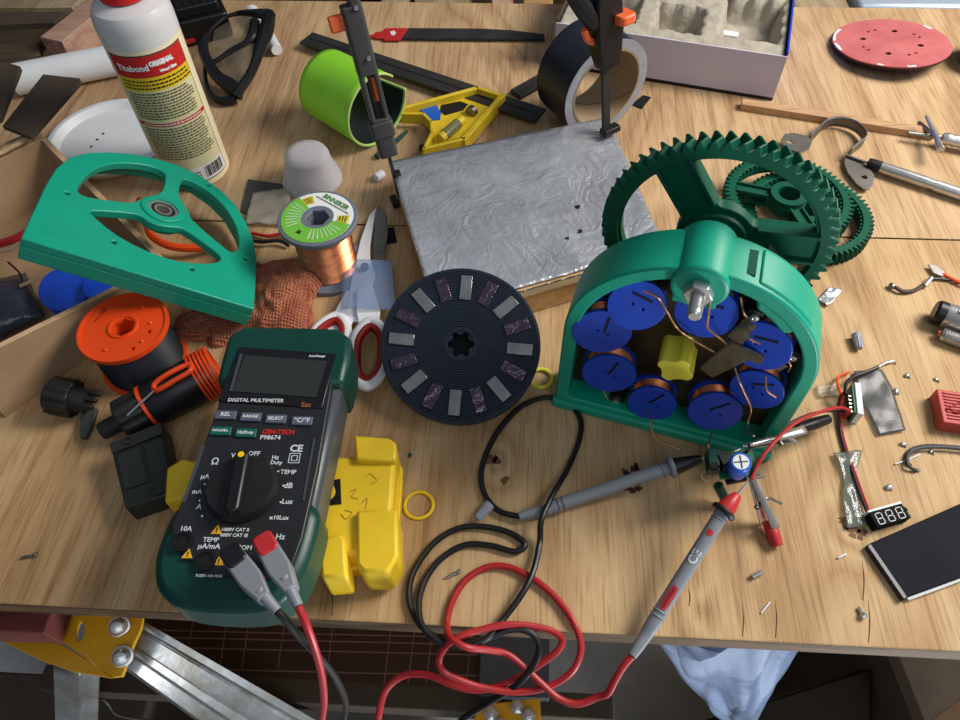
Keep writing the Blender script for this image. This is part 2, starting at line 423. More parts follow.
BO = frame(P(0, 604), UX)                       # bench frame: origin front edge under the photo's left side
K1, K2, K3 = [BO.inverted() @ P(*k) for k in ((497, 461), (850, 528), (700, 610))]
M_ply = wood('plywood', [(126, 94, 60), (178, 142, 98), (196, 163, 118), (208, 178, 134)], 'Y', knots=[(K1.x, K1.y, .016, 5), (K2.x, K2.y, .020, 6), (K3.x, K3.y, .018, 3)])
bench = thing('workbench', 'plywood workbench top littered with tools and parts', 'workbench', BO)
BL, BR = -.26, 1.05
seam = .362; back = .765
def board(name, y0, y1, m):
    mb = MB(); mb.box(BR - BL, y1 - y0, .018, T((BL + BR)/2, (y0 + y1)/2, -.018))
    for f in mb.bm.faces:
        if abs(f.normal.z) < .5: f.material_index = 1
    return mb.build(name, [m, M_plyedge], bench, bevel=.0012)
board('front_board', 0, seam - .0006, M_ply)
board('back_board', seam + .0006, back, M_ply2)
# knots and burn marks belonging to the wood
def stain(px, py, r, m, n=12, k=.5):
    p = BO.inverted() @ P(px, py, 0); mb = MB()
    mb.prism([(p.x + r * (1 + random.uniform(-k, k)) * math.cos(2*PI*i/n), p.y + r * (1 + random.uniform(-k, k)) * math.sin(2*PI*i/n)) for i in range(n)], .0001, .0003)
    mb.build('stain', m, bench)
M_stain = mat('dark red stain', (92, 38, 26), .7, var=.4, vscale=400)
M_knot = mat('knot', (112, 76, 46), .7, var=.3, vscale=300)
random.seed(31)
for i in range(26):
    t = random.uniform(0, 2*PI); d = random.random()**.6
    stain(631 + 11*d*math.cos(t), 479 + 15*d*math.sin(t), random.uniform(.0010, .0030), M_stain, 9, .6)
for x, y, r in ((493, 459, .0035), (497, 461, .003), (488, 462, .002), (505, 480, .003)): stain(x, y, r, M_knot)
for x, y, r in ((843, 520, .003), (846, 526, .0022), (851, 529, .003), (857, 530, .0022), (862, 532, .0025), (860, 537, .002), (853, 535, .002)): stain(x, y, r, M_knot)
# cracks along the grain near the front edge
for px, y0, y1 in ((330, 588, 622), (775, 600, 640), (862, 560, 600), (688, 588, 606), (868, 600, 644), (742, 605, 640)):
    a, b = BO.inverted() @ P(px, y0), BO.inverted() @ P(px + 1, y1)
    mb = MB(); mb.tube([(a.x, max(a.y, .004), 0), ((a.x+b.x)/2 + .001, (a.y+max(b.y, .004))/2, .0002), (b.x, max(b.y, .003), 0)], [.0001, .0003, .0003], 6); mb.build('crack', M_knot, bench)
mb = MB()
for x in (BL + .1, BR - .1): mb.box(.07, back - .1, .06, T(x, back/2, -.0785))
mb.box(BR - BL - .1, .04, .08, T((BL+BR)/2, back - .08, -.0985)); mb.build('bearer', M_darkboard, bench)
mb = MB()
for x in (BL + .06, BR - .06): mb.box(.07, .07, .741, T(x, back - .12, -.82))
mb.build('leg', M_darkboard, bench)

# ---- trestle under the front left: red beam, yellow bracket, galvanised leg
tr = thing('sawhorse', 'yellow bracketed sawhorse with red timber beam under the bench front left', 'sawhorse')
zt = -.019
a = P(-60, 618, zt - .03); b = P(70, 622, zt - .03)
Mb = frame((a + b)/2, b - a)
L = (b - a).length
MB().box(L + .35, .03, .026, Mb @ T(-.175, .0, 0)).build('beam', M_redbeam, tr, bevel=.001)
# yellow bracket: sheet metal plate, built in the upright plane of the front, with slot
def plate(name, pts, z, th, m, par, holes=(), bevel=.0006, dz=None):
    o = P(pts[0][0], pts[0][1], z); Mi = Matrix.Translation(o)
    loc = [(P(x, y, z) - o).to_2d() for x, y in pts]; hs = [[(P(x, y, z) - o).to_2d() for x, y in h] for h in holes]
    return MB().prism(loc, -th, 0, Mi, hs).build(name, m, par, bevel=bevel)
zb = -.055
slot = [(80 + 4.2*math.cos(t) + 1.5*math.sin(t), 631 - 11*math.sin(t)) for t in [2*PI*i/14 for i in range(14)]]
plate('bracket', [(-40, 618), (143, 614), (141, 628), (133, 645), (122, 676), (112, 677), (100, 668), (60, 640), (48, 637), (-40, 628)], zb, .004, M_yelpaint, tr, [slot])
plate('bracket_flange', [(-60, 626), (50, 637), (100, 668), (112, 678), (75, 672), (40, 660), (0, 640), (-60, 636)], zb - .006, .003, M_yelpaint, tr)
for i, (px, py) in enumerate(((120, 626), (123, 656))):
    q = P(px, py, zb); mb = MB(); Mq = frame(q, (1, .3, 0), (.25, -.35, .9))
    mb.lathe([(0, 0), (.0072, 0), (.0072, .003), (.0058, .0032), (.0058, .008), (.004, .011), (0, .012)], Mq, 20)
    mb.build('bolt', M_steel, tr)
# ribbed channel leg going down right, and the leg splayed towards the viewer
def ribbed(name, A0, B0, A1, B1, hs, par):
    """sheet leg between two edges (A at one side, B at the other), hs = rib heights across"""
    n = (A1 - A0).cross(B0 - A0).normalized(); n = n if n.z > 0 else -n
    mb = MB(); k = len(hs) - 1
    mb.grid(lambda u, v: A0.lerp(A1, u).lerp(B0.lerp(B1, u), hs[int(v*k + .5)][0]) + n*hs[int(v*k + .5)][1], 14, k + 1)
    return mb.build(name, M_galv, par, solid=.0022, ang=20)
ribs = [(0, -.018), (0, 0), (.10, .0), (.14, -.003), (.20, -.003), (.24, 0), (.58, 0), (.62, .005), (.72, .005), (.76, -.003), (1, -.003), (1, -.02)]
ribbed('leg', P(142, 622, -.066), P(124, 663, -.070), P(400, 769, -.30), P(300, 790, -.30), ribs, tr)
ribbed('leg', P(55, 664, -.075), P(98, 664, -.075), P(58, 760, -.34), P(95, 760, -.34), [(0, -.012), (0, 0), (.6, .004), (.64, -.004), (1, -.004)], tr)
a = [P(82, 699, -.18), P(104, 700, -.18), P(110, 706, -.18), P(116, 714, -.18), P(150, 721, -.18)]
MB().tube(a, .0012, 8).build('brace_rod', M_dullsteel, tr)

tr2 = thing('sawhorse', 'second yellow sawhorse bracket with steel bolts seen below the crossed leads', 'sawhorse')
zb2 = -.16
plate('bracket', [(478, 705), (540, 698), (541, 730), (470, 735)], zb2, .004, M_yelpaint, tr2)
for px, py in ((491, 714), (517, 707), (528, 716), (500, 726)):
    MB().lathe([(0, 0), (.006, 0), (.006, .003), (.0035, .004), (.0035, .011), (0, .012)], T(*P(px, py, zb2)), 6).build('bolt', M_steel, tr2)
MB().box(.03, .03, .6, T(*(P(510, 725, zb2) - V((0, .01, .605))))).build('leg', M_galv, tr2)

# ---- under the bench
from mathutils import noise
gp = thing('scored_panel', 'dark brown panel scored with a grid of pale lines below the bench edge', 'panel')
zg = -.20
pa = [P(150, 600, zg), P(535, 610, zg), P(535, 686, zg), P(300, 684, zg), P(190, 672, zg)]
MB().poly3([P(120, 560, zg), P(536, 585, zg), P(534, 690, zg), P(330, 686, zg), P(150, 664, zg)], .02).build('panel', M_grid, gp)
mb = MB()
for y in (634, 641, 651, 672): mb.tube([P(150, y - 4, zg), P(534, y + 5, zg)], .0007, 6, smooth=0)
for x in (190, 224, 246, 282, 330, 388, 412, 430, 470, 505): mb.tube([P(x + 6, 600, zg), P(x - 4, 684 if x > 300 else 668, zg)], .0006, 6, smooth=0)
mb.build('scored_lines', M_gridline, gp)
MB().box(.5, .02, .03, frame(P(380, 690, zg) - V((.05, 0, .03)), UX)).build('edge_strip', M_darkcard, gp, bevel=.001)
MB().box(.06, .1, .014, frame(P(515, 640, zg) , UX)).build('grey_block', mat('grey painted steel', (76, 80, 88), .5), gp, bevel=.001)
o = tag(MB().box(.28, .16, .36, frame(P(350, 730, -.46) - V((0, .08, .36)), UX)).build('tool_box', mat('black fabric', (24, 25, 27), .8, var=.3, vscale=40), bevel=.006), 'black fabric tool bag on the floor beneath the dark brown panel', 'bag')
# clear bluish bag hanging under the bench edge
random.seed(3)
bt0 = P(736, 640, -.06) + V((0, .045, 0)); bt1 = P(740, 717, -.36)
def bagf(u, v):
    an = 2*PI*u; c = bt1.lerp(bt0, v)
    r = (.010 + .050*v**.75) * (1 + .16*math.sin(4*an + 3*v) + .10*math.sin(9*an - 6*v) + .22*noise.noise(V((math.cos(an)*1.6, math.sin(an)*1.6, v*3))))
    return (c.x + r*math.cos(an)*1.12, c.y + r*math.sin(an)*.8, c.z)
tag(MB().grid(bagf, 56, 30, closed_u=True).build('plastic_bag', M_bagblue, smooth=True, ang=80), 'crumpled pale blue clear plastic bag hanging below the bench front edge', 'bag')
bag = bpy.data.objects['plastic_bag']
mb = MB(); mb.ball(.036, T(*bt1.lerp(bt0, .78)) @ SC(1.05, .6, 1.5), sub=3)
for v in mb.bm.verts: v.co += V((1, .4, .5)) * (.012*noise.noise(v.co*30))
mb.build('contents', mat('navy contents', (34, 52, 96), .5), bag, ang=80)
tag(MB().box(.30, .16, .20, frame(P(20, 700, -.45) - V((0, .05, .2)), UX)).build('storage_crate', M_darkcard, bevel=.003), 'dark storage crate on the shelf below the yellow sawhorse bracket', 'crate')
tag(MB().poly3([P(690, 724, -.38), P(862, 669, -.38), P(874, 669, -.38), P(872, 800, -.38), P(690, 800, -.38)], .43).build('equipment_case', M_blacksat, bevel=.004), 'black equipment case standing on the concrete floor at lower right', 'case')
ub = thing('cardboard_box', 'open brown cardboard box on the floor under the right of the bench', 'box')
a, b = P(880, 650, -.34), P(1010, 640, -.34)
Mu = frame(P(893, 655, -.34) - V((0, 0, .48)), (1, .05, 0))
MB().box(.012, .3, .48, Mu @ T(.0, 0, 0)).build('side_wall', M_darkcard, ub)
MB().box(.3, .012, .48, Mu @ T(.15, .15, 0)).build('back_wall', M_card, ub)
MB().box(.3, .3, .3, Mu @ T(.157, 0, 0)).build('contents', M_darkcard, ub)
MB().poly3([P(930, 722, -.33), P(985, 680, -.33), P(1000, 690, -.33), P(960, 740, -.33)], .006).build('flap', M_card, ub)

# ---- behind the bench: stacked timber
YB = back + .03
def lumber(px, w, z, m, lab, ln=.9, dy=0.03, h=.05, rot=0):
    q = P(px, 6, z); q = BO.inverted() @ q
    Mx = BO @ T(q.x, back + dy + ln/2, 0) @ RZ(rot)
    return tag(MB().box(w, ln, h, Mx @ T(0, 0, z - h)).build('timber_board', m, bevel=.002), lab, 'board', 'timber stacked behind the bench')
lumber(130, .3, -.10, M_darkboard, 'dark weathered board behind the bench at upper left')
lumber(392, .035, -.04, M_paleboard, 'narrow pale timber behind the bench behind the red saw blade')
lumber(440, .075, -.05, M_paleboard, 'wide pale board behind the bench above the black saw teeth')
lumber(502, .03, -.045, M_pinkwood, 'pinkish board end behind the bench left of the white box')
lumber(538, .04, -.03, M_pine, 'yellowish board behind the bench just left of the white box')
lumber(300, .10, -.09, M_darkboard, 'dark board behind the bench behind the lime plastic shell')
lumber(822, .07, -.02, M_paleboard, 'brownish board behind the bench right of the blue carton edge')
q = BO.inverted() @ P(915, 9, -.01)
tag(MB().box(.2, .25, .05, BO @ T(q.x + .035, back + .15, -.06)).build('metal_case', mat('pale blue grey metal', (176, 190, 204), .35, .3), bevel=.006), 'pale blue grey metal case behind the bench above the red sanding disc', 'case')
tag(MB().box(1.6, .9, .02, BO @ T(.3, back + .55, -.30)).build('plywood_sheet', M_darkboard), 'dark wooden panel lying behind the bench under the stacked timber', 'sheet')
# dark planks lying on the back left corner of the bench
for i, (l, z, h, m, lab) in enumerate((([(-90, 86), (8, 64), (40, 54), (36, 40), (54, 24), (-90, 30)], .016, .0156, M_darkboard, 'dark old plank on the bench behind the white pipe'), ([(-90, 28), (54, 22), (72, 9), (-90, 10)], .024, .0236, M_darkcard, 'narrow dark plank behind the dark old plank at upper left'), ([(-90, 8), (72, 7), (84, -4), (-90, -6)], .030, .0296, M_paleboard, 'pale plank edge at the very top left corner'))):
    tag(MB().poly3([P(x, y, z) for x, y in l], h).build('plank', m, bevel=.001), lab, 'plank', 'planks at the back left corner')
# ============================================================ glue bottle
gb = thing('glue_bottle', 'cream bottle of wood glue with red cap and printed label standing at back left', 'bottle', T(*P(198, 171, 0)) @ RZ(15) @ SC(1, 1, 1.045))
R = .0320
MB().lathe([(0, 0), (R - .004, 0), (R, .004), (R, .150), (R, .155)], None, 48).build('body', M_glue, gb)
MB().lathe([(R - .0002, .1405), (R + .0002, .1405), (R + .0002, .154), (R - .0006, .160), (R - .003, .1645), (R - .009, .1675), (.0195, .169), (0, .169)], None, 48).build('shoulder', M_glueclear, gb)
mb = MB(); mb.lathe([(.0185, .170), (.0195, .171), (.0195, .190), (.018, .194), (.008, .196), (.006, .209), (0, .209)], None, 48)
mb.build('cap', M_capred, gb)
def wrap(mb, r, z0, sc=1.0):
    """bend a flat x/z sketch round the bottle, centred on the side facing the bench front"""
    return mb.warp(lambda c: V(((r + c.z) * math.sin(c.x / R), -(r + c.z) * math.cos(c.x / R), c.y)))
def strip(mb, x0, x1, y0, y1, z, mi, n=24):
    for i in range(n):
        a, b = x0 + (x1 - x0)*i/n, x0 + (x1 - x0)*(i+1)/n
        vs = [mb.bm.verts.new(p) for p in ((a, y0, z), (b, y0, z), (b, y1, z), (a, y1, z))]
        mb.bm.faces.new(vs).material_index = mi
mb = MB(); random.seed(11); X0, X1 = -.031, .036
strip(mb, X0 - .001, X1 + .001, .0095, .137, .0002, 3); strip(mb, X0, X1, .0105, .136, .0003, 0)
strip(mb, X0, X1, .118, .136, .0004, 1); strip(mb, X0, X1, .106, .118, .0004, 2); strip(mb, X0, X1, .072, .0755, .0005, 1)
strip(mb, X0, X1, .0105, .026, .0004, 5)
for i in range(3):
    x = X0 + .004
    while x < X1 - .004:
        w = random.uniform(.0012, .004); strip(mb, x, x + w, .1078 + i*.0032, .1092 + i*.0032, .0006, 3, 1); x += w + .0008
for y0, y1 in ((.078, .104), (.038, .070)):
    y = y1
    while y > y0:
        x = X0 + .004; xe = X1 - random.uniform(.003, .010)
        while x < xe:
            w = random.uniform(.0012, .0042); strip(mb, x, min(x + w, xe), y - .0014, y, .0006, 4, 1); x += w + .0007
        y -= .0026
x = .012
while x < .033:
    w = random.choice((.0004, .0008, .0012)); strip(mb, x, x + w, .013, .0245, .0006, 3, 1); x += w + random.choice((.0004, .0008))
for i in range(3): strip(mb, -.006, .008, .014 + i*.003, .0153 + i*.003, .0006, 4, 2)
x = X0 + .006
while x < X1 - .006:
    w = random.uniform(.001, .003); strip(mb, x, x + w, .0733, .0745, .0007, 5, 1); x += w + .0007
textw(mb, 'Titebond', .0265, T(-.0125, .1265, .0007), 5, .00025); textw(mb, 'ORIGINAL', .0205, T(.0125, .1288, .0007), 5, .0004, 1.2); textw(mb, 'Wood Glue', .0150, T(.0160, .1218, .0007), 5, .0003)
wrap(mb, R, 0).build('label', [M_label, M_lblred, M_lblyel, M_lblblk, M_lbltext, M_lblwhite], gb, smooth=False, recalc=False, label='cream label with red and yellow bands and a bar code')

# ============================================================ back left odds
wl = P(40, 37, .032); wd = (P(95, -6, .032) - wl)
Mw = frame(wl + V((0, 0, -.0315)), wd)
mb = MB(); mb.box(.34, .030, .0315, Mw @ T(.17, -.0145, 0))
o = mb.build('wood_block', [M_pinkwood, M_endgrain], bevel=.001)
for f in o.data.polygons:
    if f.normal.dot((Mw.to_3x3() @ V((-1, 0, 0)))) > .8: f.material_index = 1
tag(o, 'pinkish square timber offcut with rough end grain behind the white pipe', 'timber')
a, b = P(14, 80, .017), P(125, 58, .017)
Mp = frame(a, (0, 0, 1), b - a)
mb = MB(); mb.lathe([(.0165, 0), (.0165, .17), (.0145, .17), (.0145, 0)], Mp, 40, closed=True)
tag(mb.build('pipe', M_white), 'white plastic pipe lying between the glue bottle and brown boards', 'pipe')
# black ribbed case and glasses
bc = thing('tool_battery', 'black ribbed plastic tool battery behind the glue bottle', 'battery', frame(P(207, 38, 0), P(235, 30, 0) - P(185, 42, 0)))
mb = MB(); mb.prism(rrect(.062, .055, .006), 0, .03, T(0, .016, 0)); mb.prism(rrect(.05, .045, .004), .03, .042, T(.0, .018, 0)); mb.build('body', M_blacksat, bc, bevel=.0015)
mb = MB()
for i in range(5): mb.box(.004, .03, .0015, T(-.02 + i*.01, .014, .042))
mb.build('ribs', M_black, bc)
MB().box(.012, .003, .004, T(-.02, -.0128, .006)).build('latch', M_red, bc, label='red latch'); MB().box(.003, .002, .018, T(-.026, -.0125, .006)).build('light_strip', M_dullsteel, bc)
tb = P(252, 12, .009); te = P(277, 50, .008)
wt = thing('plastic_tube', 'small crumpled white tube lying behind the black safety glasses', 'tube')
MB().tube([tb, tb.lerp(te, .3), tb.lerp(te, .7), te], [.009, .0085, .0075, .0065], 14).build('tube_body', M_white, wt)
MB().cyl(.0035, .006, frame(tb, (0, 0, 1), tb - te), seg=14).build('nozzle', M_white, wt)

sg = thing('safety_glasses', 'black framed clear safety glasses lying upside down right of the glue bottle', 'glasses')
def px3(l, zs=None): return [P(x, y, z) for x, y, z in l]
mb = MB()
mb.tube(px3([(238, 13, .030), (252, 13, .034), (262, 14, .034), (269, 16, .030)]), [.003, .0045, .006, .008], 8)
mb.tube(px3([(269, 15, .031), (266, 32, .030), (259, 52, .026), (251, 73, .020), (240, 90, .014), (236, 97, .010)]), [.008, .0085, .006, .005, .005, .007], 8)
mb.tube(px3([(206, 36, .024), (203, 48, .022), (209, 64, .018), (219, 78, .014), (230, 86, .013), (238, 92, .012)]), [.0045, .006, .006, .007, .009, .008], 8)
mb.tube(px3([(206, 38, .024), (214, 26, .027), (226, 17, .029), (240, 13, .030)]), [.0025, .002, .002, .003], 8)
mb.tube(px3([(264, 36, .026), (257, 48, .022), (254, 62, .018), (249, 74, .014)]), [.006, .0045, .003, .004], 8)
mb.tube(px3([(210, 64, .018), (219, 59, .020), (232, 50, .024), (246, 43, .028), (253, 36, .030), (255, 22, .032)]), [.0026, .0026, .003, .0035, .007, .006], 8)
mb.build('frame', M_blacksat, sg)
MB().tube(px3([(205, 52, .016), (206, 82, .007), (213, 97, .006), (224, 101, .006), (236, 99, .007)]), [.002, .0025, .003, .0045, .005], 8).build('temple_arm', M_blacksat, sg)
MB().tube(px3([(262, 40, .022), (254, 58, .014), (250, 72, .009), (240, 88, .007), (233, 97, .007)]), [.003, .0025, .002, .0025, .004], 8).build('temple_arm', M_blacksat, sg)
def lensm(pts, b):
    q = px3(pts); c = sum(q, V()) / len(q) + V((0, 0, b)); mb = MB()
    vc = mb.bm.verts.new(c); vs = [mb.bm.verts.new(p) for p in q]
    for i in range(len(vs)): mb.bm.faces.new((vc, vs[i], vs[(i+1) % len(vs)]))
    return mb.build('lens', M_lens, sg, solid=.0012)
lensm([(208, 62, .018), (219, 59, .018), (250, 42, .028), (256, 20, .031), (238, 16, .030), (215, 30, .026)], .004)
lensm([(222, 60, .019), (248, 45, .028), (262, 40, .026), (252, 72, .020), (238, 90, .013), (222, 80, .014)], .004)

# ============================================================ lime plastic shell (rolled sheet cone lying on its side)
ls = thing('plastic_shell', 'lime green curled plastic shell lying on its side behind the cup', 'shell')
# open mouth towards lower right; axis from back-left to front-right, lying on the bench
c1 = P(383, 116, .036); c0 = P(326, 84, .036)
axd = (c1 - c0); axd.z = 0; axd.normalize()
side = V((-axd.y, axd.x, 0))
Rm, Rb, Lc = .0362, .0345, (c1 - c0).length*.88
def shell(u, v):
    an = math.radians(42 + 322*u)      # open slit at top right
    r = Rm + (Rb - Rm) * (1 - v)
    cen = V((0, 0, 0)) + c0 + axd * (Lc * v * (1 + .0*u)); cen.z = r + .0015
    flare = 1 + .16 * max(0, u - .75) * 4 * v
    return cen + side * (r * flare * math.cos(an)) + V((0, 0, r * flare * math.sin(an)))
mb = MB(); mb.grid(shell, 40, 14); mb.build('wall', M_lime, ls, solid=.0018, ang=60)
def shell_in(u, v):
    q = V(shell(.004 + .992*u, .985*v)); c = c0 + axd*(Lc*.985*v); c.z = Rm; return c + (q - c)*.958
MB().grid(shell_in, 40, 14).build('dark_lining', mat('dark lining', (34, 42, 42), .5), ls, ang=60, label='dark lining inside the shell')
mb = MB(); mb.grid(lambda u, v: (lambda q, c: c + (q - c) * v)(shell(u, 0), c0 - axd * .006 + V((0, 0, Rb + .0015 - c0.z))), 40, 6); mb.build('end_wall', M_lime, ls, solid=.0016, ang=60)
MB().tube([shell(i/39, 1.0) for i in range(40)], .0013, 6, smooth=0).build('rim', M_limeedge, ls, label='pale trimmed rim')
MB().tube([shell(1, j/9) for j in range(10)], .0013, 6, smooth=0).build('cut_edge', M_limeedge, ls)

# ============================================================ translucent cup upside down
cu = thing('plastic_cup', 'translucent white plastic cup upside down beside the wire spool', 'cup', T(*P(313, 181, 0)))
cprof = [(.0275, 0), (.0288, .001), (.0288, .0035), (.0272, .005), (.0262, .013), (.0230, .0155), (.0212, .030), (.0196, .0335), (.012, .035), (0, .0345)]
MB().lathe(cprof, None, 48).build('wall', M_cup, cu, solid=.0009, ang=60)
MB().torus(.0277, .0016, T(0, 0, .0018), 48).build('rim', M_cup, cu)

# ============================================================ red saw blade
sb = thing('saw_blade', 'long reciprocating saw blade with red shank lying near the bench back edge', 'saw blade')
def flat(mb, pts, z, th, mi=0):
    mb.poly3([P(x, y, z) for x, y in pts], th, mi); return mb
zB = .0035
top = [(382, 29), (392, 28), (470, 28.5), (500, 30), (544, 34)]; bot = []
for i in range(50):
    t = i/49; x = 545 - 145*t; yb = 41 - 1.2*t; bot += [(x, yb - .2), (x - 1.4, yb - 2.4)]
flat(MB(), [(408, 28), (480, 28.5), (510, 30), (544, 34)] + bot, zB, .0013).build('toothed_blade', M_blackbar, sb, smooth=False)
flat(MB(), [(369, 37), (366, 36), (369, 35), (373, 34.5), (376, 32), (382, 31.5), (384, 28.5), (390, 28), (409, 28), (400, 40), (384, 40), (383, 38), (377, 38), (374, 37)], zB + .0002, .0016).build('shank', M_red, sb, smooth=False)
flat(MB(), [(390, 31.5), (394, 30.5), (396, 32.5), (394.5, 35), (391.5, 35)], zB + .0005, .0003).build('logo', M_white, sb, smooth=False)

# ============================================================ combination square
cs = thing('combination_square', 'yellow combination square head on a long black steel rule', 'square')
zr = .010
a, b = P(306, 37, zr), P(541, 115, zr)
Mr = frame(a, b - a); Lr = (b - a).length
mb = MB(); mb.box(Lr, .025, .0026, Mr @ T(Lr/2, 0, -.0026)); mb.build('rule', M_blackbar, cs, bevel=.0004)
MB().box(Lr - .01, .0022, .0004, Mr @ T(Lr/2, 0, 0)).build('groove', M_black, cs)
zy = .017
def hp(pts, z=zy): return [P(x, y, z) for x, y in pts]
mb = MB()   # frame walls of the yellow head
def wall(l, w, h, z=zy, closed=False, mi=0):
    q = hp(l, z)
    for i in range(len(q) - (0 if closed else 1)):
        a, b = q[i], q[(i+1) % len(q)]; Mx = frame((a+b)/2 - V((0, 0, h)), b - a); mb.box((b-a).length + w*.9, w, h, Mx)
wall([(400, 108), (477, 87), (502, 95)], .0045, .014)
wall([(502, 95), (464, 138)], .006, .014)
wall([(464, 138), (424, 148)], .004, .012)
wall([(424, 148), (432, 132), (431, 121), (423, 113), (402, 113)], .0035, .012)
flat(mb, [(402, 108), (476, 89), (498, 96), (463, 136), (428, 145), (433, 130), (431, 120), (424, 112)], .009, .004)
mb.build('head', M_yelmetal, cs, bevel=.0008)
mb = MB(); flat(mb, [(441, 105), (460, 101), (468, 104), (463, 110), (445, 115), (440, 111)], .0096, .0007); mb.build('head_recess', M_dark, cs)
a, b = P(440, 139, .014), P(462, 120, .014); mb = MB(); mb.cyl(.0052, (b - a).length, frame(a, (0, 0, 1), b - a), seg=20); mb.build('level_housing', M_yelmetal, cs)
a2, b2 = a.lerp(b, .18), a.lerp(b, .8); MB().cyl(.0056, (b2 - a2).length, frame(a2, (0, 0, 1), b2 - a2), seg=20).build('level_vial', M_liquid, cs)
MB().cyl(.0062, .006, frame(P(470, 113, .012), (0, 0, 1), (b - a)), seg=20).build('clamp_knob', M_dullsteel, cs, bevel=.0006)
MB().ball(.004, T(*P(423, 148, .008))).build('scriber_knob', M_dark, cs)
mb = MB(); flat(mb, [(420, 109), (437, 105), (441, 113), (440, 119), (432, 120), (425, 115)], .0102, .0013); mb.build('paint_patch', M_bluetape, cs, label='patch of blue paint')
# pencil / scriber and pen cap
tag(MB().tube(px3([(377, 157, .003), (384, 150, .003), (395, 142, .003), (407, 131, .003)]), [.0032, .003, .0026, .0018], 8).build('scriber', mat('dark green scriber', (34, 74, 66), .4)), 'short dark green scriber between the yellow square and foil slab', 'scriber')
tag(MB().lathe([(0, 0), (.0042, 0), (.0047, .002), (.0047, .009), (.003, .010), (0, .010)], frame(P(376, 178, .0047), (0, 0, 1), P(388, 170, .0047) - P(376, 178, .0047)), 20).build('pen_cap', M_white), 'small white plastic cap by the left corner of the foil slab', 'cap')

# ============================================================ black strip below the tape roll
a, b = P(517, 89, .003), P(650, 103, .003)
a = P(520, 90, .006); b = P(552, 72, .006)
Mx = frame(a - V((0, 0, .006)), b - a)
tag(MB().box(.11, .016, .006, Mx @ T(.048, 0, 0)).build('steel_bar', M_blackbar, bevel=.0006), 'short black steel bar end poking out left of the tape roll', 'bar')
tag(flat(MB(), [(632, 104), (643, 95), (651, 97), (642, 108)], .0015, .0012).build('tape_scrap', M_darktape), 'small black tape scrap right of the tape roll', 'tape')

# ============================================================ foil covered slab
sl = thing('foil_board', 'wooden board faced with crinkled aluminium tape in the middle of the bench', 'board')
zS = .034
cor = [P(391, 163, zS), P(607, 119, zS), P(664, 249, zS), P(437, 314, zS)]
A, B, Cc, D = cor
fr = P(540, 296, zS)
mb = MB()
q = [A, B, Cc.lerp(B, .0), Cc, D]; mb.poly3([A - V((0, 0, .0012)), B - V((0, 0, .0012)), Cc - V((0, 0, .0012)), D - V((0, 0, .0012))], zS - .0012)
mb.build('board', M_pine, sl, bevel=.001)
ex = (B - A); ey = (D - A)
random.seed(5)
from mathutils import noise
def foil(u, v):
    uu = -.006 + 1.012*u; vv = -.01 + (1.0 + .0*u)*v
    p = A.lerp(B, uu).lerp(D.lerp(Cc, uu), vv)
    h = .0007 * noise.noise(V((u*9, v*9, 1))) + .0005 * noise.noise(V((u*25, v*25, 4)))
    return p + V((0, 0, .0007 + h))
mb = MB(); mb.grid(foil, 60, 44)
mb.build('foil_face', M_foil, sl, solid=.0003, ang=80)
mb = MB(); mb.grid(lambda u, v: D.lerp(Cc, u*1.0) + V((0, 0, .0003)) - V((0, 0, .010*v + .0006*noise.noise(V((u*30, v*4, 0))))) - ey.normalized() * -.0012, 50, 5)
mb.build('foil_lip', M_shinyfoil, sl, solid=.0003, ang=80)
mb = MB()
for x, y in ((580, 231), (567, 238), (578, 206)): 
    c = P(x, y, zS + .002); mb.prism([(c.x + random.uniform(.001, .003)*math.cos(k), c.y + random.uniform(.001, .003)*math.sin(k)) for k in (0, .9, 1.9, 2.8, 4, 5.2)], zS + .0013, zS + .0018)
mb.build('tears', M_dark, sl, smooth=False)

# ============================================================ bar clamps
def clamp(label, G, T_, back):
    ax = (T_ - G).normalized(); up = V(back); t = thing('bar_clamp', label, 'clamp', frame(G, up, ax)); return t, (T_ - G).length
# left clamp: bar down to slab edge
G = P(394, 176, .036); Tp = P(352, 12, .175)
cl, Lc2 = clamp('dark grey bar clamp gripping the left corner of the foil board', G, Tp, (1, .3, 0))
hb = Lc2
MB().box(.0028, .006, Lc2 + .028, T(0, 0, -.028)).build('bar', M_blackbar, cl)
MB().box(.007, .010, .003, T(.0030, 0, .0002)).build('upper_pad', M_black, cl, bevel=.001)
MB().box(.006, .018, .006, T(-.0055, 0, -.028)).build('lower_jaw', M_black, cl, bevel=.001)
mb = MB()
mb.prism(rrect(.0165, .015, .003), hb*.15, hb*.40); mb.prism(rrect(.0205, .017, .003), hb*.28, hb*.38)
mb.prism(rrect(.0042, .014, .0015), hb*.38, hb*.70, T(.006, 0, 0)); mb.prism(rrect(.0042, .014, .0015), hb*.38, hb*.70, T(-.006, 0, 0))
mb.prism(rrect(.017, .015, .003), hb*.66, hb*1.04); mb.prism(rrect(.010, .015, .003), hb*1.0, hb*1.09, T(.003, 0, 0))
mb.build('jaw_body', M_grey, cl, bevel=.0012)
MB().box(.006, .006, .02, T(.002, 0, hb*.50)).build('brake_lever', M_clamporange, cl)
MB().box(.016, .008, .012, T(-.012, 0, hb*.92)).build('trigger', M_clamporange, cl, bevel=.0015)
for zc in (.76, 1.03): MB().cyl(.0018, .019, T(.003, 0, hb*zc) @ RX(90) @ T(0, 0, -.0095), seg=12).build('pin', M_steel, cl)
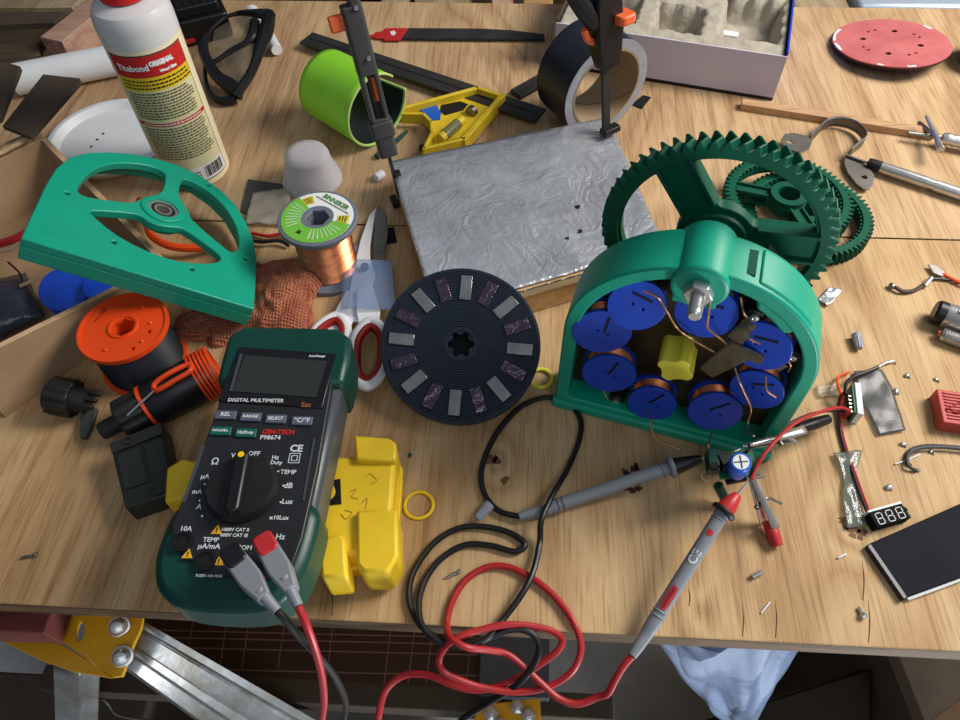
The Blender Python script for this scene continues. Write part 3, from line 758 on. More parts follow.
# right clamp
G = P(606, 131, .037); Tp = P(605, 58, .100)
Tp = G + V((-.012, .012, .10))
cl2, _ = clamp('black bar clamp with orange button gripping the back of the foil board', G, Tp, (.5, -.85, 0))
MB().box(.0035, .0075, .24, T(0, 0, -.03)).build('bar', M_blackbar, cl2)
MB().box(.006, .018, .006, T(.0065, 0, -.0302)).build('lower_jaw', M_black, cl2, bevel=.001)
MB().box(.010, .018, .006, T(.0065, 0, .0012)).build('upper_pad', M_black, cl2, bevel=.001)
mb = MB()
def yz(pts, x0, x1): mb.prism(pts, x0, x1, Matrix(((0, 0, 1, 0), (1, 0, 0, 0), (0, 1, 0, 0), (0, 0, 0, 1))))
z0 = .062
yz([(-.006, z0), (.011, z0 + .002), (.0145, z0 + .038), (.012, z0 + .062), (-.008, z0 + .07), (-.014, z0 + .062), (-.0135, z0 + .024)], -.009, .009)
yz([(-.010, z0 + .055), (.008, z0 + .055), (.004, z0 + .13), (-.012, z0 + .13)], -.008, .008)
hd = [(-.010, .0, z0 + .045), (-.024, .0, z0 + .062), (-.036, .0, z0 + .085), (-.042, .0, z0 + .12)]
mb.build('jaw_body', M_blacksat, cl2, bevel=.002)
MB().tube([(.0, y, z) for y, _, z in hd], [.009, .008, .007, .006], 10, flat=1.0).build('grip', M_blacksat, cl2)
mb = MB(); mb.prism(rrect(.022, .017, .005), 0, .008, T(.008, .012, z0 + .040)); mb.build('release_button', M_clamporange, cl2, bevel=.0015)
MB().tube([(0, -.0125, z0 + .028), (0, -.019, z0 + .034), (0, -.022, z0 + .042)], [.003, .0035, .003], 8).build('trigger', M_clamporange, cl2)
MB().cyl(.004, .02, T(.004, -.001, z0 + .075), seg=14).build('tension_knob', M_clamporange, cl2)

# ============================================================ duct tape roll
nf = V((.50, -.866, 0)); Rt = .050; wt_ = .050
cc = PP(606, 96, P(600, 133, 0), nf)
cc = V((cc.x, cc.y, Rt + .0006))
Mt = frame(cc, (0, 0, 1), nf * -1)
tp = thing('tape_roll', 'roll of black duct tape standing on edge behind the foil board', 'tape roll', Mt)
MB().lathe([(.0405, 0.0004), (Rt - .0002, .0004), (Rt - .0002, wt_ - .0004), (.0405, wt_ - .0004)], None, 72, closed=True).build('tape_side', M_tapeside, tp)
MB().lathe([(Rt - .001, .0008), (Rt, .0008), (Rt, wt_ - .0008), (Rt - .001, wt_ - .0008)], None, 72, closed=True).build('tape_outer', M_tapeblack, tp)
MB().lathe([(.0385, 0), (.0404, 0), (.0404, wt_), (.0385, wt_)], None, 72, closed=True).build('core', M_kraft, tp)
mb = MB()
mb.tube([(.0383*math.cos(a), .0383*math.sin(a), .002 + .04*k/8) for k, a in enumerate([2.0 + .16*i for i in range(9)])], .0003, 5, smooth=0); mb.build('core_seam', M_darkcard, tp)
o = MB().poly3([V((Rt + .001, -.006, .018)), V((Rt + .0035, .004, .018)), V((Rt + .004, .004, .024)), V((Rt + .001, -.004, .026))], .0004).build('tape_end', M_tapeside, tp)

# ============================================================ white and blue carton with pulp tray
zc_ = .050
bl, br = P(553, 66, 0), P(772, 101, 0)
ub_ = (br - bl).normalized(); Wb = (br - bl).length
Mc = frame(bl, ub_)
ct = thing('carton', 'white and blue carton with grey moulded pulp tray behind the tape roll', 'carton', Mc)
Db = .17; Hb = .047
MB().box(Wb, .0015, Hb, T(Wb/2, .00075, .004)).build('front_panel', M_boxwhite, ct)
mb = MB(); mb.box(.0015, Db, Hb + .004, T(Wb - .00075, Db/2 + .0016, .004)); mb.build('side_panel', M_boxblue, ct, label='bright blue side panel')
MB().box(.0015, Db, Hb + .004, T(.00075, Db/2 + .0016, .004)).build('side_panel', M_darkcard, ct)
MB().box(Wb, Db, .004, T(Wb/2, Db/2, 0)).build('base', M_blacksat, ct)
MB().box(Wb - .003, .0015, Hb, T(Wb/2, Db + .0008, .004)).build('back_panel', M_boxwhite, ct)
random.seed(8)
cav = [(.05, .055, .032, .03), (.125, .05, .026, .028), (.20, .07, .032, .045), (.06, .13, .036, .024), (.15, .13, .028, .022)]
Wc = Wb
def tray(u, v):
    x, y = .003 + u*(Wb - .006), .003 + v*(Db - .005)
    d = 0
    for cx, cy, a, b in cav:
        cx = cx / .24 * Wb; a = a / .24 * Wb
        e = max(abs(x - cx)/a, abs(y - cy)/b) + .06*math.sin(x*300) * math.sin(y*260)
        d = max(d, min(1, max(0, (1.0 - e) * 6)))
    h = Hb + .001 - .030*d
    if 0 < d < 1: h += .0015 * math.sin(u*90)
    bump = .0016 * noise.noise(V((x*80, y*80, 0)))
    return (x, y, h + bump)
MB().grid(tray, 110, 70).build('pulp_tray', M_pulp, ct, solid=.0025, ang=80)
mb = MB()
for fx in (.44, .74): mb.prism(rrect(.028, .010, .003), .0197, .0212, T(Wb*fx, .085, 0))
mb.build('tray_slots', M_limeedge if False else M_white, ct)

# ============================================================ red sanding disc
Msd = frame(P(891, 43, .011), (1, 0, 0), (-.06, .12, 1))
sd = thing('sanding_disc', 'worn red perforated sanding disc near the back right corner', 'sanding disc', Msd)
Rd = .0618
hs = [circle(.0035, 14, .030*math.cos(a), .030*math.sin(a)) for a in [PI/4 + .3 + PI/2*k for k in range(4)]]
hs += [circle(.0020, 10, .034*math.cos(a + da), .034*math.sin(a + da)) for a in [.3 + PI/2*k for k in range(4)] for da in (-.13, .13)]
random.seed(2)
edge = [(Rd*(1 + .008*math.sin(9*a) + random.uniform(-.004, .004))*math.cos(a), Rd*(1 + .006*math.sin(7*a))*math.sin(a)) for a in [2*PI*i/72 for i in range(72)]]
MB().prism(edge, 0, .0012, None, hs).build('abrasive_face', M_sand, sd, smooth=False)
MB().prism([(x*.995, y*.995) for x, y in edge], -.0026, -.0001, None, hs).build('backing', M_felt, sd, smooth=False)
for a0, a1 in ((2.35, 2.9), (3.0, 3.3), (4.6, 4.75), (.4, .6), (4.1, 4.2)):
    mb = MB(); n = 10; a = [a0 + (a1 - a0)*i/n for i in range(n + 1)]
    mb.prism([(Rd*.998*math.cos(t), Rd*.998*math.sin(t)) for t in a] + [(Rd*random.uniform(.93, .97)*math.cos(t), Rd*random.uniform(.93, .97)*math.sin(t)) for t in a[::-1]], .0012, .0015)
    mb.build('worn_edge', M_white, sd, smooth=False, label='white worn patch on the edge')
o = tag(MB().ball(.03, T(*P(990, 46, .022)) @ SC(1, 1, .7)).build('knob', mat('dark maroon plastic', (44, 20, 22), .4)), 'dark maroon rounded knob at the right edge beside the sanding disc', 'knob')

# ============================================================ wood strip, driver, clip, strap
a, b = P(742, 101, .008), P(935, 131, .008)
Mx = frame(a - V((0, 0, .008)), b - a); Lx = (b - a).length
tag(MB().box(Lx, .011, .008, Mx @ T(Lx/2, 0, 0)).build('wood_strip', M_strip, bevel=.0006), 'thin light wooden strip lying in front of the carton', 'strip')
# steel tool (hex driver) at right edge with a pointed cross clip
dr = thing('steel_pick', 'slender fluted steel tool lying at the right edge above the chrome rod', 'tool')
a, b = P(942, 138, .010), P(1010, 152, .010)
mb = MB(); prof = [(0, 0), (.005, 0), (.0062, .004)]
for i in range(10): prof += [(.0062, .006 + i*.006), (.0054, .0085 + i*.006)]
prof += [(.006, .07), (0, .07)]; mb.lathe(prof, frame(a, (0, 0, 1), b - a), 10); mb.build('handle', M_steel, dr)
MB().tube([P(908, 133, .010), P(945, 138, .010)], [.0018, .0026], 10, smooth=0).build('shaft', M_dullsteel, dr)
xc = thing('glue_spike', 'small silver cross shaped clip standing on the steel tool shaft', 'clip')
MB().tube([P(926, 116, .022), P(936, 136, .016), P(941, 150, .018)], [.0014, .0024, .0034], 8, smooth=0).build('blade', M_steel, xc)
MB().tube([P(919, 123, .004), P(936, 137, .0148), P(941, 152, .016)], [.0022, .0024, .001], 8, smooth=0).build('prong', M_dullsteel, xc)
rd = thing('telescopic_rod', 'chrome telescopic rod with black tip at the right edge', 'rod')
a, b = P(868, 163, .007), P(975, 199, .007)
Mx = frame(a, (0, 0, 1), b - a)
MB().lathe([(0, .0), (.0045, .001), (.0052, .004), (.0052, .012), (.0056, .018), (.0056, .055), (.0056, .056), (.0050, .0562), (.0050, .062), (.0056, .0622), (.0056, .14), (0, .14)], Mx, 24).build('barrel', M_steel, rd)
MB().lathe([(.0046, -.0005), (.0054, .0025), (.0054, .012), (.0046, .0125)], Mx, 24, closed=True).build('tip_sleeve', M_black, rd)
MB().cyl(.0014, .022, frame(P(846, 155, .007), (0, 0, 1), a - P(846, 155, .007)), seg=8).build('wire_tip', M_dullsteel, rd)
mat_strap = mat('strap steel', (120, 116, 110), .5, .7, var=.2)
ps = thing('pipe_strap', 'bent grey metal pipe strap with screw holes behind the dark gears', 'strap')
zs = .004
def arcpts(l): return px3(l)
# two flat tabs and an upright curved band
def tabm(pts, z, hole):
    o = P(*pts[0], z); loc = [(P(x, y, z) - o).to_2d() for x, y in pts]; hc = (P(*hole, z) - o).to_2d()
    MB().prism(chaikin(loc, 1), 0, .0012, Matrix.Translation(o), [circle(.0028, 16, hc.x, hc.y)]).build('tab', mat_strap, ps, bevel=.0003)
tabm([(779, 143), (786, 132), (813, 138), (808, 153), (792, 152)], .010, (789, 143))
tabm([(846, 153), (874, 171), (872, 190), (860, 190), (843, 168)], .004, (864, 178))
bandp = [(806, 146), (813, 140), (822, 131), (834, 128), (848, 131), (859, 139), (861, 147), (854, 153), (846, 160)]
pts = catmull([P(x, y, 0) for x, y in bandp], 6)
mb = MB(); mb.grid(lambda u, v: pts[min(int(u*(len(pts)-1) + .5), len(pts)-1)] + V((0, 0, .003 + .011*v)), len(pts), 4)
mb.build('band', mat_strap, ps, solid=.0013, ang=60)
# ============================================================ hand generator
ga, gb_ = P(554, 404, 0), P(776, 462, 0)
gu = (gb_ - ga).normalized(); Mg = frame(ga, gu)          # X along the base, Y away from the viewer, Z up
GI = Mg.inverted()
gn = thing('hand_generator', 'teal hand built generator with blue coils and big dark green gear', 'generator', Mg)
def gl(px, py, yoff=0.0):
    o = Mg @ V((0, yoff, 0)); n = Mg.to_3x3() @ V((0, 1, 0)); return GI @ PP(px, py, o, n)
W_, Rg, ZC, DP, TH = .1590, .0795, .0930, .034, .0095
def dshape(t, base, n=36):
    r = Rg - t
    return [(t, base), ] + [(Rg + r*math.cos(a), ZC + r*math.sin(a)) for a in [PI - PI*i/n for i in range(n + 1)]] + [(W_ - t, base)]
XH = .0745; ZH = .1615; BP = .038
mb = MB(); mb.prism(dshape(0, 0), 0, DP, XZ, [dshape(TH, .013)])
mb.build('housing', M_green, gn, bevel=.0015)
mb = MB(); mb.box(W_ + .003, .014, .009, T(W_/2, .004, 0)); mb.build('base_flange', M_green, gn, bevel=.002)
# axle boss over the arch
mb = MB(); mb.lathe([(0, -.004), (.0150, -.004), (.0165, -.0025), (.0168, BP - .002), (.012, BP), (0, BP)], T(XH, 0, ZH) @ RX(-90), 40)
mb.box(.026, DP - .006, .012, T(XH, DP/2, ZH - .022)); mb.build('axle_boss', M_green, gn, bevel=.0015)
# raised block right of the boss
pr = [(Rg + (Rg + .001)*math.cos(a), ZC + (Rg + .001)*math.sin(a)) for a in [math.radians(72 - 34*i/10) for i in range(11)]] + [(Rg + (Rg - .017)*math.cos(a), ZC + (Rg - .017)*math.sin(a)) for a in [math.radians(38 + 24*i/10) for i in range(11)]]
MB().prism(pr, .003, DP - .002, XZ).build('stiffener', M_green, gn, bevel=.002)
mb = MB(); mb.box(.010, .02, .012, T(XH + .0225, .017, ZH - .003)); mb.build('slot', M_gear, gn)
MB().box(.018, .02, .003, T(XH + .04, DP + .002, ZH - .009) @ RY(38)).build('steel_tab', M_purple, gn, bevel=.0006)
# bolt
Mb_ = T(XH, -.004, ZH) @ RX(90)
MB().cyl(.0085, .0062, Mb_, seg=6).build('nut', M_steel, gn, bevel=.0006)
prof = [(0, 0), (.0042, 0)]
for i in range(8): prof += [(.0042, .006 + i*.0016), (.0038, .0068 + i*.0016)]
prof += [(.0040, .020), (.003, .0212), (0, .0212)]
MB().lathe(prof, Mb_, 20).build('bolt', M_steel, gn)
# back plate
st = MB(); st.prism(dshape(TH + .0005, .0135), .0185, .030, XZ); st.build('stator_plate', M_stator, gn)
# inner bosses with screws
for px, py in ((755, 312), (617, 397), (793, 352)):
    q = gl(px, py, .012); mb = MB(); mb.cyl(.006, .018, T(q.x, .008, q.z) @ RX(-90), seg=8); mb.build('screw_block', M_black, gn, bevel=.0008)
    MB().lathe([(0, 0), (.0028, 0), (.0026, .0016), (.001, .002), (0, .0012)], T(q.x, .008, q.z) @ RX(90), 16).build('screw', M_steel, gn)
# eight coils
coils = [(637, 305, 1, 14, .0182), (706, 312, .97, 0, .0185), (760, 345, .9, -8, .0190), (757, 389, .9, -4, .0170), (715, 411, .95, 10, .0185), (652, 403, .9, 4, .0172), (609, 373, .95, 8, .0190), (602, 331, .9, 12, .0195)]
tilt = [(-16, 8), (-12, 0), (-6, -12), (-6, -8), (-10, 6), (-8, 4), (-6, 8), (-6, 12)]
for i, (px, py, s, rot, r) in enumerate(coils):
    yf = .004
    q = gl(px, py, yf)
    Mk = T(q.x, yf, q.z) @ RX(90) @ RX(tilt[i][0]) @ RY(tilt[i][1])      # local z towards the viewer
    fl_ = MB()
    hs = [circle(.0011, 8, .004, -.002), circle(.0011, 8, -.003, .001)]
    fl_.prism(circle(r, 44), -.0013, .0013, Mk, hs); f1 = fl_.build('coil', M_blue, gn, bevel=.0005)
    mb = MB(); n = 9
    prof = [(.006, -.0110), (r - .004, -.0110)]
    for k in range(n): prof += [(r - .0026, -.0107 + k*.00098), (r - .0032, -.0102 + k*.00098)]
    prof += [(.006, -.0016)]
    mb.lathe(prof, Mk, 36, closed=True); mb.build('winding', M_copper, f1)
    MB().prism(circle(r*.98, 40), -.0142, -.0112, Mk).build('rear_flange', M_blue, f1)
    mb = MB(); a = math.radians(-10 + 40*i)
    mb.box(.014, .0016, .0004, Mk @ T(.002, .007, .0013) @ RZ(-20 + 15*i)); mb.build('slit', M_dark, f1)
# yellow fluted hub
q = gl(675, 371, -.004)
pts = []
for i in range(64):
    a = 2*PI*i/64; r = .0108 + .0017*math.copysign(abs(math.sin(4*a))**.5, math.sin(4*a)); pts.append((r*math.cos(a), r*math.sin(a)))
mb = MB(); mb.prism(pts, 0, .028, T(q.x, -.004, q.z) @ RX(-90)); mb.build('fluted_hub', M_palyellow, gn, bevel=.0006)
MB().lathe([(.0142, 0), (.0165, 0), (.0165, .003), (.0142, .003)], T(q.x, .021, q.z + .002) @ RX(-90), 36, closed=True).build('hub_bearing', M_dullsteel, gn)
# clear tape pieces and loose enamelled wires
M_olive = mat('brownish film', (92, 84, 62), .25, alpha=.6, bump=.3, bscale=80)
def gpatch(l, y, name, m):
    qs = [gl(x, yy, y) for x, yy in l]; mb = MB(); mb.poly3([V((a.x, y + .0006*math.sin(7*k), a.z)) for k, a in enumerate(qs)], 0.0001); return mb.build(name, m, gn, solid=.0003)
gpatch([(700, 368), (730, 341), (752, 351), (788, 367), (780, 371), (748, 360), (712, 377)], .0005, 'tape_piece', M_olive)
gpatch([(728, 336), (746, 318), (756, 327), (742, 345), (733, 341)], -.0005, 'tape_piece', M_olive)
M_enamel = mat('enamelled wire', (226, 172, 124), .25, .9)
def gwire(l, r=.0007):
    return MB().tube([gl(x, y, o) for x, y, o in l], r, 6).build('coil_wire', M_enamel, gn)
gwire([(644, 291, -.002), (658, 298, -.006), (666, 310, -.008), (679, 330, -.004), (695, 341, -.006), (714, 352, .004)])
gwire([(711, 297, -.003), (708, 318, -.006), (708, 328, -.006), (720, 338, -.007), (727, 345, .003)])
gwire([(744, 335, -.003), (752, 340, -.006), (760, 344, .0)])
gwire([(735, 368, -.002), (739, 380, -.008), (744, 392, -.008), (751, 408, -.007), (748, 422, -.004), (748, 432, -.012), (754, 436, -.020)])
gwire([(766, 376, -.003), (767, 390, -.007), (776, 397, -.006)])
gwire([(649, 411, -.004), (651, 423, -.014), (655, 437, -.022), (665, 444, -.026), (680, 449, -.028)])
gwire([(711, 434, -.008), (709, 443, -.020), (708, 452, -.026)])
gwire([(741, 297, .004), (742, 305, .003), (744, 313, -.002), (747, 318, .004)])
gwire([(785, 357, .004), (790, 364, .0), (788, 372, .006)])
gwire([(603, 390, .006), (608, 399, .002), (614, 401, .006)], .0004)

# gears -------------------------------------------------
def gear_ring(mb, Rr, Rt_, N, th, Ri, skew=.5, M=None, flip=1, mi=0):
    M = M or I4; bm = mb.bm; step = 2*PI/N; layers = []
    for k, z in enumerate((0, th*.5, th)):
        off = (skew*step if k == 1 else 0) * flip; outer = []
        for i in range(N):
            a = i*step + off
            for da, r in ((0, Rr), (.18*step, Rr), (.44*step, Rt_), (.66*step, Rt_)): outer.append(M @ V((r*math.cos(a + da), r*math.sin(a + da), z)))
        layers.append([bm.verts.new(p) for p in outer])
    n = N*4
    inn = [[bm.verts.new(M @ V((Ri*math.cos(2*PI*i/n), Ri*math.sin(2*PI*i/n), z))) for i in range(n)] for z in (0, th)]
    F_ = lambda *v: setattr(bm.faces.new(v), 'material_index', mi)
    for i in range(n):
        j = (i+1) % n
        F_(layers[0][i], layers[0][j], layers[1][j], layers[1][i]); F_(layers[1][i], layers[1][j], layers[2][j], layers[2][i])
        F_(layers[0][j], layers[0][i], inn[0][i], inn[0][j]); F_(layers[2][i], layers[2][j], inn[1][j], inn[1][i])
        F_(inn[0][i], inn[1][i], inn[1][j], inn[0][j])
def sector_hole(r1, r2, a0, a1, w):
    """rounded hole between two spokes of half width w"""
    A0 = lambda r: a0 + math.asin(min(.99, w/r)); A1 = lambda r: a1 - math.asin(min(.99, w/r))
    p = []
    for i in range(13): a = A0(r2) + (A1(r2) - A0(r2))*i/12; p.append((r2*math.cos(a), r2*math.sin(a)))
    for i in range(1, 6): r = r2 + (r1 - r2)*i/6; a = A1(r); p.append((r*math.cos(a), r*math.sin(a)))
    if A1(r1) > A0(r1):
        for i in range(5): a = A1(r1) + (A0(r1) - A1(r1))*i/4; p.append((r1*math.cos(a), r1*math.sin(a)))
    for i in range(1, 6): r = r1 + (r2 - r1)*i/6; a = A0(r); p.append((r*math.cos(a), r*math.sin(a)))
    return chaikin(p, 2)
# the big drive gear (axis along Y of the generator)
GX, GZ, GY = .0785, .1468, .055
Mgear = T(GX, GY, GZ) @ RX(-90)
mb = MB(); gear_ring(mb, .0660, .0712, 56, .0115, .0605, .5, Mgear @ RZ(2))
hs = [sector_hole(.024, .0585, math.radians(a), math.radians(a + 120), .0115) for a in (-6, 114, 234)]
# local y of this frame points down, so angles run clockwise as seen
mb.prism(circle(.0610, 96), .0020, .0095, Mgear @ RZ(0), hs + [circle(.006, 24)])
o = mb.build('drive_gear', M_gear, gn, bevel=.0007)
mb = MB(); mb.lathe([(.0055, -.0165), (.013, -.0165), (.0135, -.001), (.019, -.001), (.020, .001), (.020, .015), (.0055, .015)], Mgear, 40, closed=True)
mb.build('gear_hub', M_gear, o)
for a in (-6, 114, 234):
    for s in (-1, 1):
        mb = MB(); mb.box(.036, .0022, .0125, Mgear @ RZ(a) @ T(.042, s*.0103, -.0006) ); mb.build('spoke_rib', M_gear, o, bevel=.0006)
MB().lathe([(.0, .016), (.009, .016), (.009, .0185), (.0, .0185)], Mgear, 6).build('axle_head', M_steel, gn)

# two loose gears stacked on the bench behind
def loose_gear(px, py, z, Rt_, N, th, rot, label, spk, ref):
    Mx = T(*P(px, py, z)) @ ref @ RZ(rot)
    t = thing('gear', label, 'gear', Mx, 'loose dark green gears')
    mb = MB(); gear_ring(mb, Rt_ - .0045, Rt_, N, th, Rt_ - .010, .45)
    hs = [sector_hole(.017, Rt_ - .011, math.radians(a), math.radians(a + 360/spk), .0062) for a in [360/spk*k for k in range(spk)]]
    mb.prism(circle(Rt_ - .0095, 80), .003, th - .003, None, hs + [circle(.0095, 28)])
    mb.build('toothed_rim', M_gear, t, bevel=.0005)
    MB().lathe([(.0095, 0), (.0155, 0), (.0160, .001), (.0160, th + .002), (.0095, th + .002)], None, 40, closed=True).build('hub', M_gear, t)
    for k in range(spk):
        for s in (-1, 1): MB().box(Rt_ - .027, .0018, th - .001, RZ(360/spk*k) @ T((Rt_ + .005)/2 + .0005, s*.0053, .0005)).build('spoke_rib', M_gear, t)
    # small crown teeth inside the rim
    mb = MB(); n = int(N*.9)
    for k in range(n): mb.box(.002, .0022, .004, RZ(360*k/n) @ T(Rt_ - .0108, 0, th - .0052))
    mb.build('inner_teeth', M_gear, t)
    return t
loose_gear(803, 221, .0005, .0580, 66, .013, 14, 'dark green gear lying flat on the bench, lower of the loose pair', 3, I4)
loose_gear(784, 206, .0165, .0565, 60, .013, 40, 'dark green gear with round hub hole, upper of the loose pair', 3, I4)
def zat(base, px, py):
    """height above a ground point at which the sight line passes over it"""
    d = ray(px, py); n = V((base.x, base.y, 0)).normalized()
    t = (base - CPOS).dot(n) / d.dot(n); return (CPOS + d*t).z
# ============================================================ cardboard box at the left
ZT = .062; ZA = .034
A_ = P(165, 263, ZA); B_ = P(42, 137, ZT); C_ = P(0, 340, ZT)
A_.z = B_.z = C_.z = 0
fd = (C_ - A_).normalized(); rdv = (B_ - A_); LR_ = rdv.length
nb = V((-fd.y, fd.x, 0)); nb = nb if nb.dot(rdv) > 0 else -nb
cb = thing('cardboard_box', 'open brown cardboard box of parts at the left edge of the bench', 'box')
def wallp(a, b, ha, hb, th, name, m=M_card):
    n = V((-(b - a).y, (b - a).x, 0)).normalized() * th/2; mb = MB(); bm = mb.bm
    up = lambda p, h: p + V((0, 0, h))
    q = [[bm.verts.new(p) for p in (a + s_*n, b + s_*n, up(b + s_*n, hb), up(a + s_*n, ha))] for s_ in (-1, 1)]
    bm.faces.new(q[0]); bm.faces.new(q[1])
    for i in range(4):
        f = bm.faces.new((q[0][i], q[0][(i+1) % 4], q[1][(i+1) % 4], q[1][i])); f.material_index = 1 if i == 2 else 0
    return mb.build(name, [m, M_cardedge], cb, bevel=.0004)
FL = A_ + fd * .165
BLc = B_ + fd * .10
wallp(A_, FL, ZA, ZT + .002, .005, 'front_wall'); wallp(A_ + rdv.normalized()*.003, B_, ZA, ZT, .005, 'right_wall')
wallp(B_, BLc, ZT, ZT + .004, .005, 'back_wall'); wallp(FL, BLc, ZT, ZT, .005, 'left_wall')
mb = MB(); mb.poly3([A_ + V((0, 0, .005)), FL + V((0, 0, .005)), BLc + V((0, 0, .005)), B_ + V((0, 0, .005))], .0046); mb.build('bottom', M_card, cb)
# torn flap edge folded outward along the back wall
random.seed(4)
mb = MB(); mb.grid(lambda u, v: B_.lerp(BLc, u) + V((0, 0, ZT + .006)) + nb*(-.004 + .022*v) + V((0, 0, -.008*v*v + .0022*noise.noise(V((u*14, v*3, 2))))), 26, 6)
mb.build('torn_flap', M_cardedge, cb, solid=.003, ang=70)
tag(MB().poly3([P(2, 126, .080), P(43, 74, .082), P(80, 78, .078), P(78, 84, .077), P(31, 137, .076)], .004).build('fibre_offcut', M_darkcard, bevel=.0006), 'dark brown fibreboard offcut leaning across the back of the cardboard box', 'board')
tag(MB().poly3([P(-40, 70, .092), P(6, 62, .092), P(20, 66, .092), P(18, 72, .092), P(0, 118, .090), P(-40, 128, .090)], .005).build('fibre_offcut', M_darkcard, bevel=.0006), 'dark brown fibreboard piece with rounded corner at the left edge of the photo', 'board')
# things in the box
pb = P(16, 304, .02)
def pouch(u, v):
    x = -.024 + .048*u; y = -.03 + .06*v; e = math.sin(PI*u)*math.sin(PI*v)
    return (x, y, .004 + .016*e**.5 + .0015*noise.noise(V((u*9, v*9, 1))))
Mx = frame(P(8, 310, .012), V((.75, .5, 0)))
tag(MB().grid(pouch, 26, 26, Mx).build('parts_bag', mat('dark clear bag', (66, 72, 86), .12, alpha=.86, bump=1, bscale=70), solid=.001, ang=80), 'dark glossy plastic bag of parts inside the cardboard box', 'bag')
q = P(65, 290, .030); k1 = thing('coil_bobbin', 'blue coil bobbin lying tilted inside the cardboard box', 'bobbin', frame(q, (1, .4, 0), (.12, -.30, .94)))
MB().prism(circle(.0195, 40), 0, .0026).build('flange', M_blue, k1, bevel=.0004); MB().cyl(.015, .010, T(0, 0, -.0102)).build('winding', M_copper, k1); MB().prism(circle(.0195, 40), -.0130, -.0104).build('flange', M_blue, k1)
q = P(101, 288, .032); k2 = thing('coil_bobbin', 'blue coil bobbin half hidden under the teal bracket edge', 'bobbin', frame(q, (1, .2, 0), (.2, -.2, .95)))
MB().prism(circle(.013, 36), 0, .0026).build('flange', M_blue, k2, bevel=.0004); MB().cyl(.009, .010, T(0, 0, -.0102)).build('winding', M_copper, k2)
tag(MB().tube([P(20, 286, .030), P(38, 278, .032), P(55, 269, .034), P(60, 265, .034)], [.002, .002, .0032, .0036], 8, flat=.5).build('tie_strip', M_card), 'pale strip lying on the parts inside the cardboard box', 'strip')
tag(MB().tube([P(-5, 245, .034), P(12, 240, .036), P(28, 232, .038)], .0035, 8).build('red_cable', M_redvinyl), 'short red cable at the back of the cardboard box', 'cable')
for k, (pts, lab) in enumerate((([(0, 252, .034), (10, 250, .036), (18, 243, .036)], 'bent silver wire by the red cable in the cardboard box'), ([(8, 262, .030), (20, 274, .029), (22, 284, .028)], 'dark bent wire hanging over the parts bag in the cardboard box'))):
    tag(MB().tube(px3(pts), .0009, 6).build('loose_wire', M_steel if k == 0 else M_black), lab, 'wire')

# white dish behind the box
wd_ = thing('shallow_dish', 'large white plastic dish with small dark holes behind the teal bracket', 'dish', T(*P(114, 143, 0)))
rl = .062
MB().lathe([(0, .004), (rl - .010, .004), (rl - .004, .010), (rl, .0105), (rl + .002, .0095), (rl - .003, .001), (rl - .008, 0), (0, 0)], None, 64).build('dish', M_white, wd_)
mb = MB()
for px, py in ((91, 146), (97, 139), (103, 133)):
    q = P(px, py, .005) - P(114, 143, 0); MB().prism(circle(.0013, 10, q.x, q.y), .0042, .0046).build('pin_hole', M_dark, wd_)

# ============================================================ teal bracket with bearing (half of a second housing)
# its pose follows from its three known points: it is the same D as the generator housing, one corner propped on the box
BLp, BRp, BBp = P(21, 238, .120), P(254, 309, .034), P(163, 210, .061)
bu = (BRp - BLp).normalized(); OB = (BLp + BRp)/2
bn = bu.cross(BBp - OB).normalized()
Mbk = frame(OB, bu, bn)
Bi = Mbk.inverted()
bk = thing('end_bracket', 'teal D shaped end bracket with spokes and steel bearing at left', 'bracket', Mbk)
def bl2(l): return [(Bi @ PP(x, y, OB, bn)).to_2d() for x, y in l]
out = bl2([(21, 238), (30, 218), (46, 184), (56, 168), (70, 157), (88, 152.5), (110, 152), (132, 153.5), (155, 158), (178, 165), (200, 175), (220, 189), (236, 205), (247, 224), (254, 242), (257, 258), (256, 280), (254, 309)])
h1 = bl2([(78, 192), (78, 186), (86, 175), (98, 167), (114, 163), (134, 163), (152, 166), (164, 171), (166, 177), (163, 190), (158, 194), (148, 196), (139, 199), (133, 203), (100, 199), (84, 196)])
h2 = bl2([(181, 181), (184, 178), (196, 183), (212, 193), (226, 207), (236, 224), (240, 240), (238, 250), (232, 252), (226, 249), (192, 220), (190, 214), (184, 203), (178, 195)])
h3 = bl2([(89, 212), (92, 210), (134, 213), (142, 216), (150, 222), (162, 226), (176, 227), (184, 228), (220, 254), (221, 260), (214, 263), (196, 263), (172, 260), (140, 248), (112, 232)])
hb_ = bl2([(163 + 17*math.cos(t)*1.0 + 2*math.sin(t), 210 - 10.5*math.sin(t) + 1.6*math.cos(t)) for t in [2*PI*i/28 for i in range(28)]])
bc2 = sum((V(p) for p in hb_), V((0, 0))) / len(hb_)
rb = .0118
TH_ = .019
holes = [chaikin(h1, 1), chaikin(h2, 1), chaikin(h3, 1), circle(rb, 36, bc2.x, bc2.y)]
scr = bl2([(67, 193), (114, 242), (192, 269), (246, 259), (209, 185)])
MB().prism(out, -.007, 0, None, holes + [circle(.0020, 12, p.x, p.y) for p in scr]).build('spoked_plate', M_green, bk, bevel=.0010)
def inset(poly, d):
    n = len(poly); o = []
    for i in range(n):
        a, b, c = V(poly[i-1]), V(poly[i]), V(poly[(i+1) % n]); t = (c - a).normalized(); o.append(b + V((-t.y, t.x)) * d)
    return o
cen = sum((V(p) for p in out), V((0, 0))) / len(out)
ins = inset(out, .006)
if (ins[3] - cen).length > (V(out[3]) - cen).length: ins = inset(out, -.006)
MB().prism(out, -TH_, -.0068, None, [ins]).build('skirt', M_green, bk, bevel=.0012)
mb = MB()
